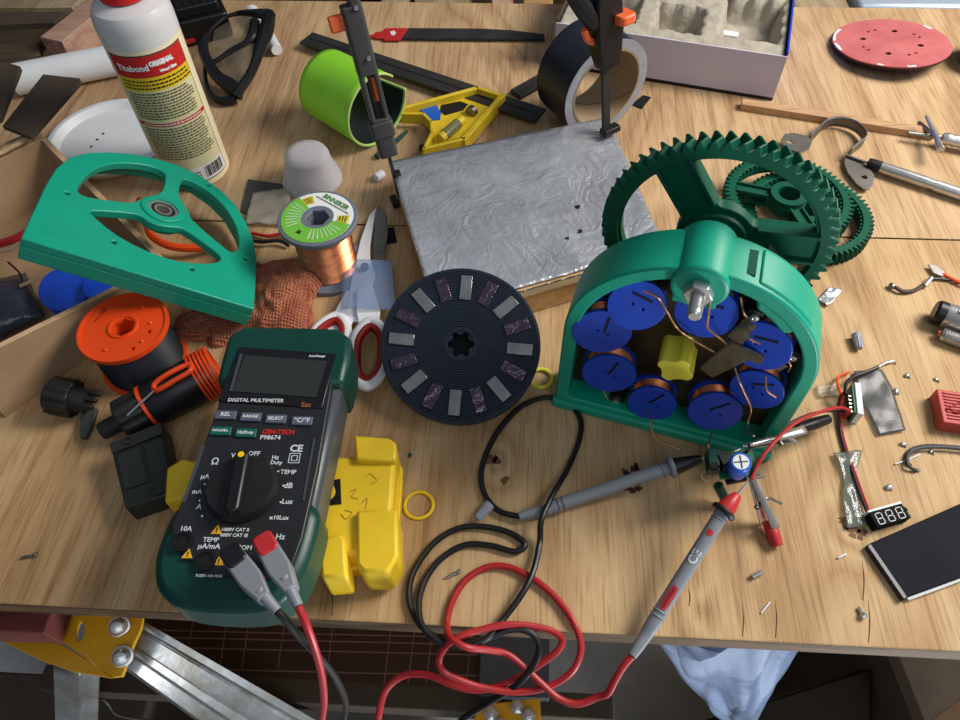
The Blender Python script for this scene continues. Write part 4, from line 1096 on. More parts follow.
mb.lathe([(rb, -.012), (rb + .0055, -.012), (rb + .0055, .0012), (rb + .004, .002), (rb, .002)], T(bc2.x, bc2.y, 0), 40, closed=True); mb.build('bearing_seat', M_green, bk)
be = MB().lathe([(rb - .0022, -.009), (rb - .0001, -.009), (rb - .0001, .0006), (rb - .0022, .0006)], T(bc2.x, bc2.y, 0), 40, closed=True).build('bearing', M_steel, bk)
MB().lathe([(rb - .0046, -.008), (rb - .0023, -.008), (rb - .0023, -.0004), (rb - .0046, -.0004)], T(bc2.x, bc2.y, 0), 40, closed=True).build('bearing_shield', M_black, be)
MB().lathe([(rb - .0064, -.009), (rb - .0047, -.009), (rb - .0047, .0006), (rb - .0064, .0006)], T(bc2.x, bc2.y, 0), 40, closed=True).build('inner_race', M_steel, be)
for k in (0, 3):
    pass
# orange ring and wooden stick seen through the bracket
tag(MB().tube([P(140, 200, .012), P(146, 220, .012), P(152, 236, .012), P(170, 246, .012), P(196, 248, .010), P(215, 244, .010)], .0036, 8).build('orange_hose', M_orange), 'orange hose loop lying under the teal bracket', 'hose')

# ============================================================ red mesh cloth
random.seed(9)
Mc_ = frame(P(268, 306, 0), (1, -.06, 0))
def cloth(u, v):
    x = -.042 + .084*u; y = -.042 + .088*v
    e = max(0, 1 - (2*u - 1)**4) * max(0, 1 - (2*v - 1)**4)
    h = (.009 + .022*u) * e**.6 + .007*e*noise.noise(V((u*4.2, v*4.2, 3))) + .004*e*noise.noise(V((u*11, v*11, 5)))
    x += .008*noise.noise(V((u*3, v*3, 9))) ; y += .010*noise.noise(V((u*3.5, v*2, 12)))
    return (x, y, .001 + max(0, h))
def mesh_mat():
    m = MATS['red mesh cloth']; nt = m.node_tree; b = nt.nodes['Principled BSDF']
    tc = nt.nodes.new('ShaderNodeTexCoord'); w1 = nt.nodes.new('ShaderNodeTexWave'); w2 = nt.nodes.new('ShaderNodeTexWave')
    for w_, d in ((w1, 'X'), (w2, 'Y')):
        w_.bands_direction = d; w_.inputs['Scale'].default_value = 130; w_.inputs['Distortion'].default_value = 3; w_.inputs['Detail Scale'].default_value = .3; nt.links.new(tc.outputs['Object'], w_.inputs['Vector'])
    mx = nt.nodes.new('ShaderNodeMath'); mx.operation = 'MAXIMUM'; nt.links.new(w1.outputs['Fac'], mx.inputs[0]); nt.links.new(w2.outputs['Fac'], mx.inputs[1])
    bp = nt.nodes.new('ShaderNodeBump'); bp.inputs['Strength'].default_value = 1; bp.inputs['Distance'].default_value = .002; nt.links.new(mx.outputs[0], bp.inputs['Height']); nt.links.new(bp.outputs[0], b.inputs['Normal'])
mesh_mat()
cl_ = thing('mesh_cloth', 'crumpled reddish brown mesh cloth beside the copper wire spool', 'cloth', Mc_)
MB().grid(cloth, 70, 50).build('cloth_sheet', M_burlap, cl_, ang=80)
def fold(u, v):
    e = max(0, 1 - (2*u - 1)**4) * max(0, 1 - (2*v - 1)**4)
    return (-.075 + .046*u + .004*noise.noise(V((u*4, v*4, 2))), -.040 + .026*v + .006*noise.noise(V((u*3, v*3, 7))), .001 + .009*e + .003*e*noise.noise(V((u*8, v*8, 1))))
MB().grid(fold, 30, 24).build('cloth_fold', M_burlap, cl_, ang=80)

# ============================================================ copper wire spool
b0 = P(331, 269, 0); zt_ = zat(b0, 319, 217)
sp = thing('wire_spool', 'grey spool of copper wire with green printed label standing beside scissors', 'spool', T(b0.x, b0.y, 0) @ RZ(-10))
Rs = .0330; hx = circle(.0098, 6, a0=.2)
MB().prism(circle(Rs, 64), zt_ - .0045, zt_, None, [hx]).build('top_flange', M_spgrey, sp, bevel=.0008)
MB().prism(circle(Rs, 64), 0, .0050, None, [hx]).build('bottom_flange', M_spgrey, sp, bevel=.0008)
MB().prism(circle(.0118, 40), .0051, zt_ - .0046, None, [hx]).build('core_tube', M_spgrey, sp)
prof = [(.012, .0053)]
n = 44
for k in range(n):
    z = .0056 + (zt_ - .0108)*k/n; r = .0238 + .0006*math.sin(k*.9); prof += [(r, z), (r - .0007, z + (zt_ - .0108)/n*.55)]
prof += [(.012, zt_ - .0050)]
MB().lathe(prof, None, 56).build('copper_winding', M_copper, sp)
mb = MB(); rl_, rin = .0298, .0135
mb.prism(circle(rl_, 64), zt_ + .0001, zt_ + .0004, None, [circle(rin, 40)], mi=0)
def sect(r0, r1, a0, a1, z, mi, n=24):
    a = [math.radians(a0 + (a1 - a0)*i/n) for i in range(n + 1)]
    mb.prism([(r1*math.cos(t), r1*math.sin(t)) for t in a] + [(r0*math.cos(t), r0*math.sin(t)) for t in a[::-1]], z, z + .0002, None, mi=mi)
sect(rin, rl_, 136, 350, zt_ + .0004, 1)
for a, da in ((126, 12), (1, 11)): sect(.0172, .0265, a - da, a + da, zt_ + .0006, 2)
for a0 in (150, 268):
    for i in range(8): a = a0 + i*9; sect(.0165, .0258, a, a + 1.3, zt_ + .0006, 0, 2); sect(.0150, .0157, a - .3, a + 2, zt_ + .0006, 0, 2)
z = zt_ + .0006
def at_label(a, r): t = math.radians(a); return T(r*math.cos(t), r*math.sin(t), z) @ RZ(a - 90)
textw(mb, 'BINNEKER', .0270, at_label(62, .0222), 3, .0003, 1.1)
x = -.018
while x < .018:
    w = random.uniform(.0008, .002); mb.prism([(x, 0), (x + w, 0), (x + w, .0010), (x, .0010)], 0, .0002, at_label(62, .0172), mi=4); x += w + .0005
for a in (126, 1):
    for k in range(3): sect(.0188 + k*.0024, .0196 + k*.0024, a - 8, a + 8, zt_ + .0008, 4, 4)
for i in range(4):
    for k in range(4):
        if (i*k + i + k) % 3 != 1: mb.prism([(-.002 + i*.001, k*.001), (-.001 + i*.001, k*.001), (-.001 + i*.001, (k + 1)*.001), (-.002 + i*.001, (k + 1)*.001)], 0, .0002, at_label(243, .0195), mi=4)
mb.build('label', [M_lblwhite, M_splabel, mat('label olive yellow', (206, 192, 52), .5), mat('label title green', (70, 130, 60), .5), M_lblblk], sp, smooth=False, label='white and green printed ring label')

# film and strip behind the spool
tag(flat(MB(), [(248, 179), (312, 188), (318, 196), (262, 191), (250, 214), (241, 211)], .0022, .0016).build('rubber_strip', M_grey), 'bent dark grey strip behind the copper wire spool', 'strip')
fx = [P(254, 196, 0), P(294, 190, 0), P(286, 228, 0), P(246, 226, 0)]
tag(MB().grid(lambda u, v: fx[0].lerp(fx[1], u).lerp(fx[3].lerp(fx[2], u), v) + V((0, 0, .004 + .002*noise.noise(V((u*4, v*4, 1))))), 16, 16).build('film_bag', mat('crumpled clear bag', (186, 176, 160), .15, alpha=.6, bump=1, bscale=50), solid=.0004, ang=80), 'small crumpled clear bag on the dark strip behind the spool', 'bag')
for k, (l, m, lab) in enumerate((([(252, 233, .003), (268, 236, .004), (284, 234, .004), (291, 240, .003)], M_redvinyl, 'thin red wire tucked under the cloth behind the spool'), ([(248, 240, .003), (262, 242, .005), (280, 241, .005), (289, 246, .003)], M_blackvinyl, 'thin black wire tucked under the cloth behind the spool'))):
    tag(MB().tube(px3(l), .0016, 8).build('loose_wire', m), lab, 'wire')

# ============================================================ scissors
sc = thing('scissors', 'white handled scissors with red grips lying left of the foil board', 'scissors')
zz = .007
flat(MB(), [(378, 205), (386, 212), (388, 232), (384, 262), (378, 274), (373.5, 262), (374.5, 232), (376, 212)], zz + .0018, .0022).build('blade', M_dullsteel, sc, bevel=.0004)
flat(MB(), [(377, 206), (374, 222), (370, 244), (370, 258), (376, 272), (372, 285), (368, 310), (362, 322), (344, 318), (348, 295), (353, 270), (360, 240), (369, 215)], zz - .0006, .0038).build('white_shank', M_white, sc, bevel=.0008)
flat(MB(), [(346, 290), (366, 292), (355, 318), (343, 335), (330, 340), (322, 330), (335, 310)], zz - .0008, .0036).build('white_shank', M_white, sc, bevel=.0008)
flat(MB(), [(356, 290), (372, 284), (380, 310), (378, 328), (360, 330), (356, 312)], zz + .0026, .0032).build('white_shank', M_white, sc, bevel=.0008)
MB().cyl(.0036, .0030, T(*P(365, 268, zz + .0008)), seg=20).build('pivot', M_black, sc)
def loop(pts, r, m, name, z, fl=.6): return MB().tube([P(x, y, z) for x, y in pts], r, 10, closed=True, flat=fl, smooth=6).build(name, m, sc)
Lr_ = [(371, 321), (383, 332), (385, 352), (380, 375), (368, 386), (357, 380), (354, 360), (357, 335)]
Ll_ = [(338, 316), (346, 326), (344, 345), (336, 362), (322, 372), (308, 362), (308, 345), (320, 326)]
cn = lambda l: (sum(a for a, b in l)/len(l), sum(b for a, b in l)/len(l))
def shr(l, k): c = cn(l); return [(c[0] + (a - c[0])*k, c[1] + (b - c[1])*k) for a, b in l]
for l, z in ((Lr_, zz + .003), (Ll_, zz - .0005)):
    loop(l, .0046, M_white, 'handle_loop', z, .9); loop(shr(l, .82), .0034, M_scissred, 'grip_insert', z + .0006, 1.2)
fx2 = [P(346, 272, 0), P(393, 268, 0), P(397, 318, 0), P(343, 320, 0)]
tag(MB().grid(lambda u, v: fx2[0].lerp(fx2[1], u).lerp(fx2[3].lerp(fx2[2], u), v) + V((0, 0, .0125 + .0022*noise.noise(V((u*3, v*2, 3))) + .002*math.sin(u*5))), 20, 20).build('film_wrap', mat('bluish clear film', (120, 145, 185), .1, alpha=.36, bump=.6, bscale=30), solid=.0003, ang=80), 'bluish clear film lying over the scissors pivot', 'film')
tag(flat(MB(), [(381, 229), (394, 227), (397, 242), (384, 244)], .0012, .001).build('tape_scrap', M_darktape), 'black tape scrap between the scissors and the foil board', 'tape')

# ============================================================ orange spool of black wire
tb_ = P(123, 327, .046); b1 = V((tb_.x, tb_.y, 0))
os_ = thing('wire_spool', 'orange spool of black wire against the cardboard box', 'spool', T(b1.x, b1.y, 0) @ RZ(20))
Ro = .0335; hx2 = circle(.0088, 6, a0=.3)
sl1 = [arc(.026, 120, 146, 6) + arc(.0235, 146, 120, 6), circle(.0018, 10, .018, -.012), circle(.0018, 10, .005, -.024), circle(.0022, 10, -.013, .023)]
MB().prism(circle(Ro, 72), .0430, .0460, None, [hx2] + sl1).build('top_flange', M_orange, os_, bevel=.0006)
MB().lathe([(Ro - .002, .046), (Ro, .046), (Ro, .0472), (Ro - .002, .0472)], None, 72, closed=True).build('flange_rim', M_orange, os_)
MB().lathe([(.0092, .046), (.0115, .046), (.0110, .0472), (.0096, .0472)], None, 40, closed=True).build('hub_rim', M_orange, os_)
for k, (x, y) in enumerate(((.016, .014), (-.014, -.018), (.02, -.004), (.012, -.020))): MB().ball(.0016, T(x, y, .0462), sub=1).build('pip', M_orange, os_)
MB().prism(circle(Ro, 72), 0, .0030, None, [hx2]).build('bottom_flange', M_orange, os_, bevel=.0006)
MB().lathe([(.0098, .0031), (.0118, .0031), (.0118, .0429), (.0098, .0429)], None, 32, closed=True).build('core_tube', M_orange, os_)
prof = [(.012, .0032)]
for k in range(20): z = .0034 + .0388*k/20; prof += [(.0305, z), (.0297, z + .0012)]
prof += [(.012, .0426)]
MB().lathe(prof, None, 64).build('black_winding', M_spblack, os_)

# ============================================================ black plastic tools at left
kx = thing('tool_chuck', 'black plastic tool chuck lying by the box corner at left', 'chuck')
a, b = P(52, 395, .016), P(92, 402, .012)
Mx = frame(a, (0, 0, 1), b - a); mb = MB()
pts = []
for i in range(48): an = 2*PI*i/48; r = .0142 + (.0008 if i % 4 < 2 else -.0004); pts.append((r*math.cos(an), r*math.sin(an)))
mb.prism(pts, 0, .018, Mx); mb.lathe([(0, -.002), (.012, -.002), (.0138, 0), (0, 0)], Mx, 32); mb.build('knurled_collar', M_black, kx, bevel=.0008)
mb = MB(); mb.cyl(.010, .010, Mx @ T(0, 0, .018), .0085); mb.build('nose', M_black, kx)
for y in (-.005, .001, .007): MB().box(.004, .003, .012, Mx @ T(.005, y, .024)).build('jaw', M_black, kx, bevel=.0004)
tag(flat(MB(), [(82, 407), (97, 408), (93, 421), (85, 438), (79, 437), (80, 422)], .006, .004).build('driver_bit', M_grey, bevel=.0006), 'small dark grey bit below the black chuck', 'bit')
dt = thing('screwdriver_tool', 'black and orange power screwdriver lying left of the multimeter', 'power tool')
a, b = P(101, 432, .012), P(205, 376, .020)
Mx = frame(a, (0, 0, 1), b - a); La = (b - a).length
MB().lathe([(0, 0), (.0062, 0), (.0070, .002), (.0070, La*.20), (0, La*.20)], Mx, 28).build('bit_holder', M_black, dt)
pts = []
for i in range(60): an = 2*PI*i/60; r = .0152 + (.0007 if i % 6 < 3 else -.0006); pts.append((r*math.cos(an), r*math.sin(an)))
mb = MB(); mb.prism(pts, La*.20, La*.43, Mx @ T(.001, 0, 0)); mb.lathe([(.006, La*.17), (.0125, La*.185), (.0148, La*.20), (.006, La*.2)], Mx @ T(.001, 0, 0), 32, closed=True); mb.build('torque_collar', M_black, dt, bevel=.0008)
MB().lathe([(.014, La*.432), (.0166, La*.432), (.0166, La*.462), (.014, La*.462)], Mx @ T(.001, 0, 0), 40, closed=True).build('orange_ring', M_orange, dt)
MB().lathe([(0, La*.464), (.0160, La*.464), (.0185, La*.55), (.0190, La*.8), (.0180, La*1.05), (0, La*1.05)], Mx @ T(.0005, 0, 0), 40).build('body', M_blacksat, dt)
mb = MB()
for k in range(6): mb.lathe([(.0165, La*(.93 + k*.035)), (.0200, La*(.935 + k*.035)), (.0200, La*(.955 + k*.035)), (.0165, La*(.96 + k*.035))], Mx @ T(.0005, 0, 0), 36, closed=True)
mb.build('ribbed_grip', M_orange, dt)
MB().tube([Mx @ V((.0185, .004, La*.60)), Mx @ V((.0205, .008, La*.62)), Mx @ V((.022, .009, La*.78)), Mx @ V((.0215, .007, La*.95)), Mx @ V((.0205, .001, La*.96)), Mx @ V((.0215, .000, La*.78)), Mx @ V((.0195, .001, La*.62))], .0020, 8, closed=True).build('belt_clip', M_orange, dt)
MB().tube([Mx @ V((.014, .010, La*.30)), Mx @ V((.0205, .007, La*.60))], .0009, 6, smooth=0).build('steel_pin', M_steel, dt)
bt = thing('battery_pack', 'dark olive plastic battery case lying left of the yellow case', 'battery')
q = [P(110, 446, .020), P(160, 425, .020), P(196, 470, .020), P(168, 497, .020), P(124, 508, .020)]
q = [P(110, 446, .020), P(163, 424, .020), P(176, 492, .020), P(125, 509, .020)]
MB().poly3(q, .0195).build('shell', M_battery, bt, bevel=.0015)
def qp(u, v, z): p = q[0].lerp(q[1], u).lerp(q[3].lerp(q[2], u), v); return V((p.x, p.y, z))
for (u0, u1, v0, v1, h, nm) in ((.08, .52, .20, .74, .0014, 'raised_panel'), (.02, .98, .0, .16, .003, 'end_bar'), (.60, .96, .2, .96, .002, 'raised_panel')):
    MB().poly3([qp(u0, v0, .0201 + h), qp(u1, v0, .0201 + h), qp(u1, v1, .0201 + h), qp(u0, v1, .0201 + h)], h).build(nm, M_battery, bt, bevel=.0005)
mb = MB(); c = qp(.36, .07, .0232); mb.lathe([(.0016, 0), (.0034, 0), (.0034, .0012), (.0016, .0012)], T(*c), 20, closed=True); mb.build('screw_boss', M_battery, bt)

# ============================================================ yellow case
ys = thing('hard_case', 'yellow plastic hard case lying under the multimeter', 'case')
zc2 = .036
c00, c10, c11, c01 = P(172, 548, zc2), P(394, 566, zc2), P(396, 444, zc2), P(178, 462, zc2)
xo = (c10 - c00).normalized(); Myc = frame((c00 + c10 + c11 + c01)/4 - V((0, 0, zc2)), c11 - c01 + c10 - c00)
Yi = Myc.inverted(); ys.matrix_world = Myc
wy = ((c10 - c00).length + (c11 - c01).length)/2; dy_ = ((c01 - c00).length + (c11 - c10).length)/2
def yl(px, py): return (Yi @ P(px, py, zc2)).to_2d()
mb = MB(); mb.prism(rrect(wy, dy_, .006), .0005, .0165); mb.build('lower_shell', M_case, ys, bevel=.0015)
MB().prism(rrect(wy - .004, dy_ - .004, .006), .0168, zc2 - .002).build('upper_shell', M_case, ys, bevel=.003)
MB().prism(rrect(wy + .002, dy_ + .002, .006), .0155, .0178).build('seam_lip', M_case, ys, bevel=.0006)
def pad(l, z1=.0395, m=M_case): MB().prism(bl_ := [yl(x, y) for x, y in l], .004, z1).build('corner_pad', m, ys, bevel=.0022)
pad([(354, 437), (390, 440), (397, 445), (397, 463), (356, 463)]); pad([(357, 512), (398, 511), (399, 558), (388, 574), (364, 574), (357, 566)]); pad([(319, 541), (341, 535), (346, 540), (348, 578), (322, 580)])
pad([(168, 470), (184, 460), (200, 464), (190, 500), (166, 505)])
mb = MB(); mb.prism([yl(x, y) for x, y in ((318, 481), (340, 478), (341, 503), (318, 505))], zc2 - .002, zc2 - .0012); mb.build('badge', M_caseblk, ys)
mb = MB(); mb.prism(chaikin([yl(x, y) for x, y in ((325, 486), (333, 484), (336, 492), (331, 499), (325, 498))], 1), zc2 - .0012, zc2 - .0006); mb.build('badge_mark', M_case, ys)
for l in (((365, 478), (370, 474), (376, 479)), ((370, 484), (376, 482), (379, 477)), ((350, 492), (356, 489), (352, 497), (358, 499)), ((345, 510), (352, 513), (346, 519), (341, 514)), ((362, 503), (367, 498), (366, 508))):
    MB().tube([Myc.inverted() @ P(x, y, zc2 - .0018) for x, y in l], .0003, 5).build('pencil_scribble', M_pencil, ys)
# ============================================================ multimeter
ZM = .078; ZM0 = .0400
m0 = (P(160, 585, ZM) + P(300, 600, ZM))/2; m1 = (P(236, 336, ZM) + P(342, 342, ZM))/2
Mm = frame(V((m0.x, m0.y, ZM0)), V(((m1 - m0).y, -(m1 - m0).x, 0)))
Mi_ = Mm.inverted(); HM = ZM - ZM0; LM = (m1 - m0).length
mm = thing('multimeter', 'dark green and charcoal digital multimeter lying on the yellow case', 'multimeter', Mm)
def ml(px, py, z=ZM): return (Mi_ @ P(px, py, z)).to_2d()
wh = .0425
body = [(-wh + .004, .045), (wh - .004, .045), (wh - .001, LM - .03), (-wh + .003, LM - .03)]
MB().prism(body, .002, HM - .003).build('body', M_meterside, mm, bevel=.005)
boot = [(-wh - .001, .058), (-wh - .0065, .036), (-wh - .0065, .014), (-.041, -.001), (-.026, -.009), (.014, -.010), (.028, -.004), (wh - .005, .010), (wh - .001, .035), (wh - .001, .060)]
MB().prism(chaikin(boot, 2), 0, HM - .001, None).build('lower_holster', M_dkgreen, mm, bevel=.006)
topb = [(-wh + .001, LM - .038), (wh + .001, LM - .038), (wh + .0025, LM - .018), (wh + .001, LM + .001), (wh - .009, LM + .0095), (-wh + .010, LM + .0105), (-wh, LM + .002), (-wh, LM - .018)]
MB().prism(topb, 0, HM + .002, None, ).build('upper_holster', M_dkgreen, mm, bevel=.004)
face = [ml(*p) for p in ((245, 345), (337, 351), (330, 400), (318, 470), (303, 538), (292, 568), (268, 580), (205, 575), (178, 548), (172, 528), (203, 450), (232, 372))]
MB().prism(face, HM - .004, HM + .0015).build('face_plate', M_meter, mm, bevel=.0008)
zf = HM + .0016
def fq(l): return [ml(*p) for p in l]
MB().prism(fq(((240, 349), (337, 356), (323, 410), (219, 403))), zf - .001, zf + .0012).build('display_bezel', M_bezel, mm, bevel=.0006)
MB().prism(fq(((246, 358), (328, 364), (317, 400), (234, 394))), zf + .0012, zf + .0017).build('display', M_lcd, mm)
MB().prism(fq(((241.5, 357), (244, 357), (233.5, 394), (231, 394))), zf + .0012, zf + .0022).build('bezel_ridge', M_meterside, mm)
for s, l in ((-1, ((203, 447), (206, 447), (186, 504), (183, 504))), (1, ((314, 440), (316, 440), (305, 502), (303, 502)))):
    MB().prism(fq(l), zf - .003, zf + .0006).build('side_ridge', M_meterside, mm)
a90 = RZ(0)
bt_ = [('REL', 227, 417, 19, M_btngrey), ('RANGE', 252, 419, 19, M_btngrey), ('SELECT', 277, 421, 19, M_btngrey), ('°C/°F', 303, 423, 18, M_btngrey), ('HOLD/B.L', 222, 433, 19, M_btngreen), ('Hz/Duty', 247, 435, 19, M_btngreen)]
for s, px, py, w_, m in bt_:
    c = ml(px, py); hw = .0062
    o = MB().prism(rrect(.0132, .0062, .0008, 3, c.x, c.y), zf, zf + .0016).build('button', m, mm, bevel=.0005)
    mb = MB(); textw(mb, s, .0098 if len(s) > 3 else .006, T(c.x, c.y, zf + .0018), bold=.0001); mb.build('button_legend', M_print, o, smooth=False)
def leg(s, px, py, w_, m=M_print, bold=.00008, z=None, name='legend'):
    c = ml(px, py); mb = MB(); textw(mb, s, w_, T(c.x, c.y, (z or zf) + .0002), bold=bold); return mb.build(name, m, mm, smooth=False)
leg('DIGITAL MULTIMETER', 257, 403, .036, z=zf + .0013, name='title'); leg('AutoRange', 318, 359, .011, z=zf + .0016); leg('Sat', 307, 407.5, .0062, M_printor, .0001, zf + .0014, 'script_mark')
leg('CEN-TECH', 279, 433.5, .020, M_printred, .0002, name='brand_print'); leg('P98674', 271, 439, .0125)
leg('CE', 297, 450, .0075, bold=.0002); leg('OFF', 255, 455, .007); leg('V', 234, 457, .0026); leg('Hz', 276, 459, .004); leg('Duty', 277, 464, .007); leg('TEMP', 289, 473.5, .0095); leg('dB', 289, 487, .005); leg('Lux', 288, 503, .0062); leg('x10Lux', 280, 519, .0110); leg('10A', 187, 530, .0062); leg('TEMP', 212, 541, .0090); leg('µA/mA', 210, 547.5, .0125); leg('COM', 245, 549, .0085); leg('mA', 198, 493, .0055); leg('µA', 206, 478, .0050); leg('A', 200, 508, .0030); leg('Ω', 216, 463, .004); leg('1000V CAT II', 236, 531, .0155); leg('600V CAT III', 235, 536.5, .0155); leg('FUSED 10A MAX', 210, 577, .015); leg('Hz', 281, 538, .005)
c = ml(295, 459.5); mb = MB()
for s in (.0036, .0020): mb.prism(rrect(s*1.9, s*1.9, .0002, 2, c.x, c.y), zf, zf + .0003, None, [rrect(s*1.9 - .0008, s*1.9 - .0008, .0001, 2, c.x, c.y)])
mb.build('double_square_mark', M_print, mm)
for px, py in ((218, 531), (189, 555), (220, 562)):
    c = ml(px, py); mb = MB(); mb.prism([(c.x - .0032, c.y - .0025), (c.x + .0032, c.y - .0025), (c.x, c.y + .0032)], zf, zf + .0003); o = mb.build('warning_triangle', M_printyel, mm)
    mb = MB(); mb.text('!', .004, T(c.x, c.y - .0004, zf + .0004), bold=.0002); mb.build('warning_mark', M_lblblk, o, smooth=False)
# selector knob
kc = ml(243.5, 491)
for ang in range(-150, 151, 25):
    if abs(ang) > 140: continue
    r = .0245; kd = ml(242.5, 496); mb = MB(); mb.prism(circle(.0006, 10, kd.x + r*math.sin(math.radians(ang)), kd.y + r*math.cos(math.radians(ang))), zf, zf + .0003); mb.build('position_dot', M_print, mm)
kn = MB().lathe([(0, 0), (.0215, 0), (.0215, .003), (.0195, .0062), (0, .0064)], T(kc.x, kc.y, zf), 56).build('selector_knob', M_black, mm)
ridge = rrect(.0085, .040, .0035); Mk = T(kc.x, kc.y, zf + .0058) @ RZ(3)
mb = MB(); mb.prism(ridge, 0, .0075, Mk); mb.build('knob_ridge', M_blacksat, kn, bevel=.0016)
MB().prism(circle(.0019, 18, 0, .0165), .0077, .0080, Mk).build('pointer_dot', M_yellow, kn)
# input sockets
for px, py in ((184, 543), (207, 562)):
    c = ml(px, py); MB().lathe([(.0028, 0), (.0060, 0), (.0060, .0012), (.0046, .0014), (.0044, .0006), (.0028, .0005)], T(c.x, c.y, zf), 28, closed=True).build('socket', M_blacksat, mm); MB().prism(circle(.0028, 20, c.x, c.y), zf - .0003, zf + .0003).build('socket_hole', M_dark, mm)

# ============================================================ test leads
def cable(parent, pts, r, m): return MB().tube([P(x, y, z) for x, y, z in pts], r, 10, smooth=8).build('cable', m, parent)
def plug(par, c0, c1, c2, capm):
    a, b, c = [P(*p) for p in (c0, c1, c2)]
    d = (b - a).normalized(); Mx = frame(a, d)
    mb = MB(); mb.prism([(-.006, -.0055), (.010, -.0062), (.016, -.0062), (.0285, -.0035), (.0285, .0035), (.016, .0062), (.010, .0062), (-.006, .0055)], -.011, .0005, Mx); mb.build('plug_body', M_probegrey, par, bevel=.0012)
    mb = MB(); mb.prism(rrect(.013, .0112, .003, 5, .0, 0), -.0105, .0012, Mx @ T(-.001, 0, 0)); mb.build('plug_cap', capm, par, bevel=.0012)
    MB().tube([b, b.lerp(c, .5), c], [.0036, .0032, .0028], 12).build('strain_relief', M_probegrey, par)
    MB().cyl(.0042, .010, T(a.x, a.y, a.z - .0205), seg=18).build('plug_stem', M_blacksat, par)
bl_ead = thing('test_lead', 'black test lead running from the meter to the grey probe with black nose', 'test lead')
plug(bl_ead, (234, 557, .1005), (259, 590, .0985), (277, 611, .094), M_blacksat)
cable(bl_ead, [(277, 611, .094), (284, 618, .090), (300, 637, .074), (322, 660, .045), (338, 682, .01), (346, 705, -.03), (344, 735, -.06), (380, 775, -.09), (430, 760, -.07), (461, 721, -.045), (490, 702, -.03), (520, 682, -.012), (537, 658, -.002), (538, 641, .004), (527, 631, .007), (510, 630, .0075), (490, 637, .006), (470, 644, .004), (445, 641, .0035), (422, 627, .003), (410, 604, .003), (410, 583, .003), (419, 562, .003), (440, 538, .003), (462, 527.5, .003), (490, 527.5, .003), (515, 535.5, .003), (525, 545, .003), (517, 551.5, .003), (490, 545.5, .003), (465, 545, .003), (442, 558, .003), (427, 577, .003), (419, 602, .0055), (423, 627, .0075), (441, 643, .0075), (466, 646, .007), (487, 638, .0075), (505, 617, .006), (520, 597, .008), (532, 575, .008), (540, 540, .006), (541, 522, .0125), (550, 500, .0125), (568, 468, .004), (580, 437, .003), (580, 418, .003), (566, 401, .003), (546, 397.5, .003), (524, 405, .003), (508, 419, .003), (490, 445, .003), (481, 475, .003), (486, 497, .003), (500, 511.5, .004), (519, 516.5, .0055)], .0021, M_blackvinyl)
def probe(par, l, ring, nosem, tipend):
    pts = [p if isinstance(p, Vector) else P(*p) for p in l]
    MB().tube(pts, [.0028, .0036, .0040, .0046, .0046, .0046, .0048][:len(pts)], 14, smooth=6).build('probe_handle', M_probegrey, par)
    for t_ in ((pts[-1] - pts[3])*.06, (pts[-1] - pts[3])*.10, (pts[-1] - pts[3])*.93, (pts[-1] - pts[3])*.97):
        MB().torus(.0046, .0006, frame(pts[3] + t_, (0, 0, 1), pts[-1] - pts[3]), 24, 6).build('grip_ring', M_probegrey, par)
    a, b = P(*ring[0]), P(*ring[1]); d = (b - a).normalized(); Mx = frame(a, (0, 0, 1) if abs(d.z) < .9 else (1, 0, 0), d)
    L_ = (b - a).length
    MB().lathe([(0, -.0012), (.0072, -.0012), (.0080, 0), (.0080, .0012), (.0072, .0022), (0, .0022)], Mx, 28).build('finger_guard', M_probegrey if nosem is M_blacksat else M_black, par)
    MB().lathe([(0, .002), (.0060, .002), (.0056, .006), (.0030, L_ - .001), (.0018, L_), (0, L_)], Mx, 24).build('probe_nose', nosem, par)
    MB().tube([b, P(*tipend)], [.0010, .0006], 8, smooth=0).build('probe_tip', M_steel, par)
probe(bl_ead, [(519, 516.5, .0055), (532, 513, .0058), (548, 509, .006), (552, 507, .0062), (600, 491, .011), (640, 477, .017), (671, 467.5, .022)], ((671, 467.5, .022), (702, 458.5, .027)), M_blacksat, (714, 455, .028))
a, b = P(548, 503, .0126), P(640, 473, .0206)
rl_ead = thing('test_lead', 'red test lead looping over the bench edge to the grey probe with red nose', 'test lead')
plug(rl_ead, (266, 545, .1005), (284, 577, .0985), (298, 606, .094), M_red)
cable(rl_ead, [(298, 606, .094), (304, 619, .090), (313, 643, .076), (321, 672, .05), (324, 700, .02), (322, 740, -.02), (345, 790, -.06), (374, 760, -.05), (378, 720, -.035), (386, 690, -.03), (403, 676, -.028), (427, 675, -.025), (450, 684, -.025), (472, 690, -.025), (497, 687, -.022), (520, 677, -.018), (540, 664, -.012), (558, 650, -.006), (562, 640, -.003), (554, 632, .001), (530, 626, .006), (505, 625, .0105), (480, 630, .0115), (457, 638, .0125), (443, 650, .004), (439, 662, -.004), (444, 672, -.008), (460, 680, -.011), (485, 688, -.015), (520, 692, -.017), (550, 686, -.015), (573, 670, -.008), (581, 648, -.002), (575, 625, .003), (556, 598, .003), (532, 578, .0035), (506, 566.5, .003), (486, 567.5, .003), (466, 580, .003), (452, 602, .003), (447, 624, .003), (451, 638, .0125), (466, 647, .0125), (487, 650, .004), (507, 654, -.004), (522, 665, -.008), (541, 683, -.011), (560, 699, -.014), (578, 704, -.014), (598, 697, -.010), (607, 694, -.006), (615, 680, .0), (624, 665, .006), (632, 656, .009)], .0022, M_redvinyl)
qa, qb = P(645, 636, .011), P(723, 512, .040)
probe(rl_ead, [(632, 656, .009), (638.5, 646, .010), qa, qa.lerp(qb, .1), qa.lerp(qb, .4), qa.lerp(qb, .7), qb], ((723, 512, .040), (738, 494, .045)), M_red, (748, 482, .047))
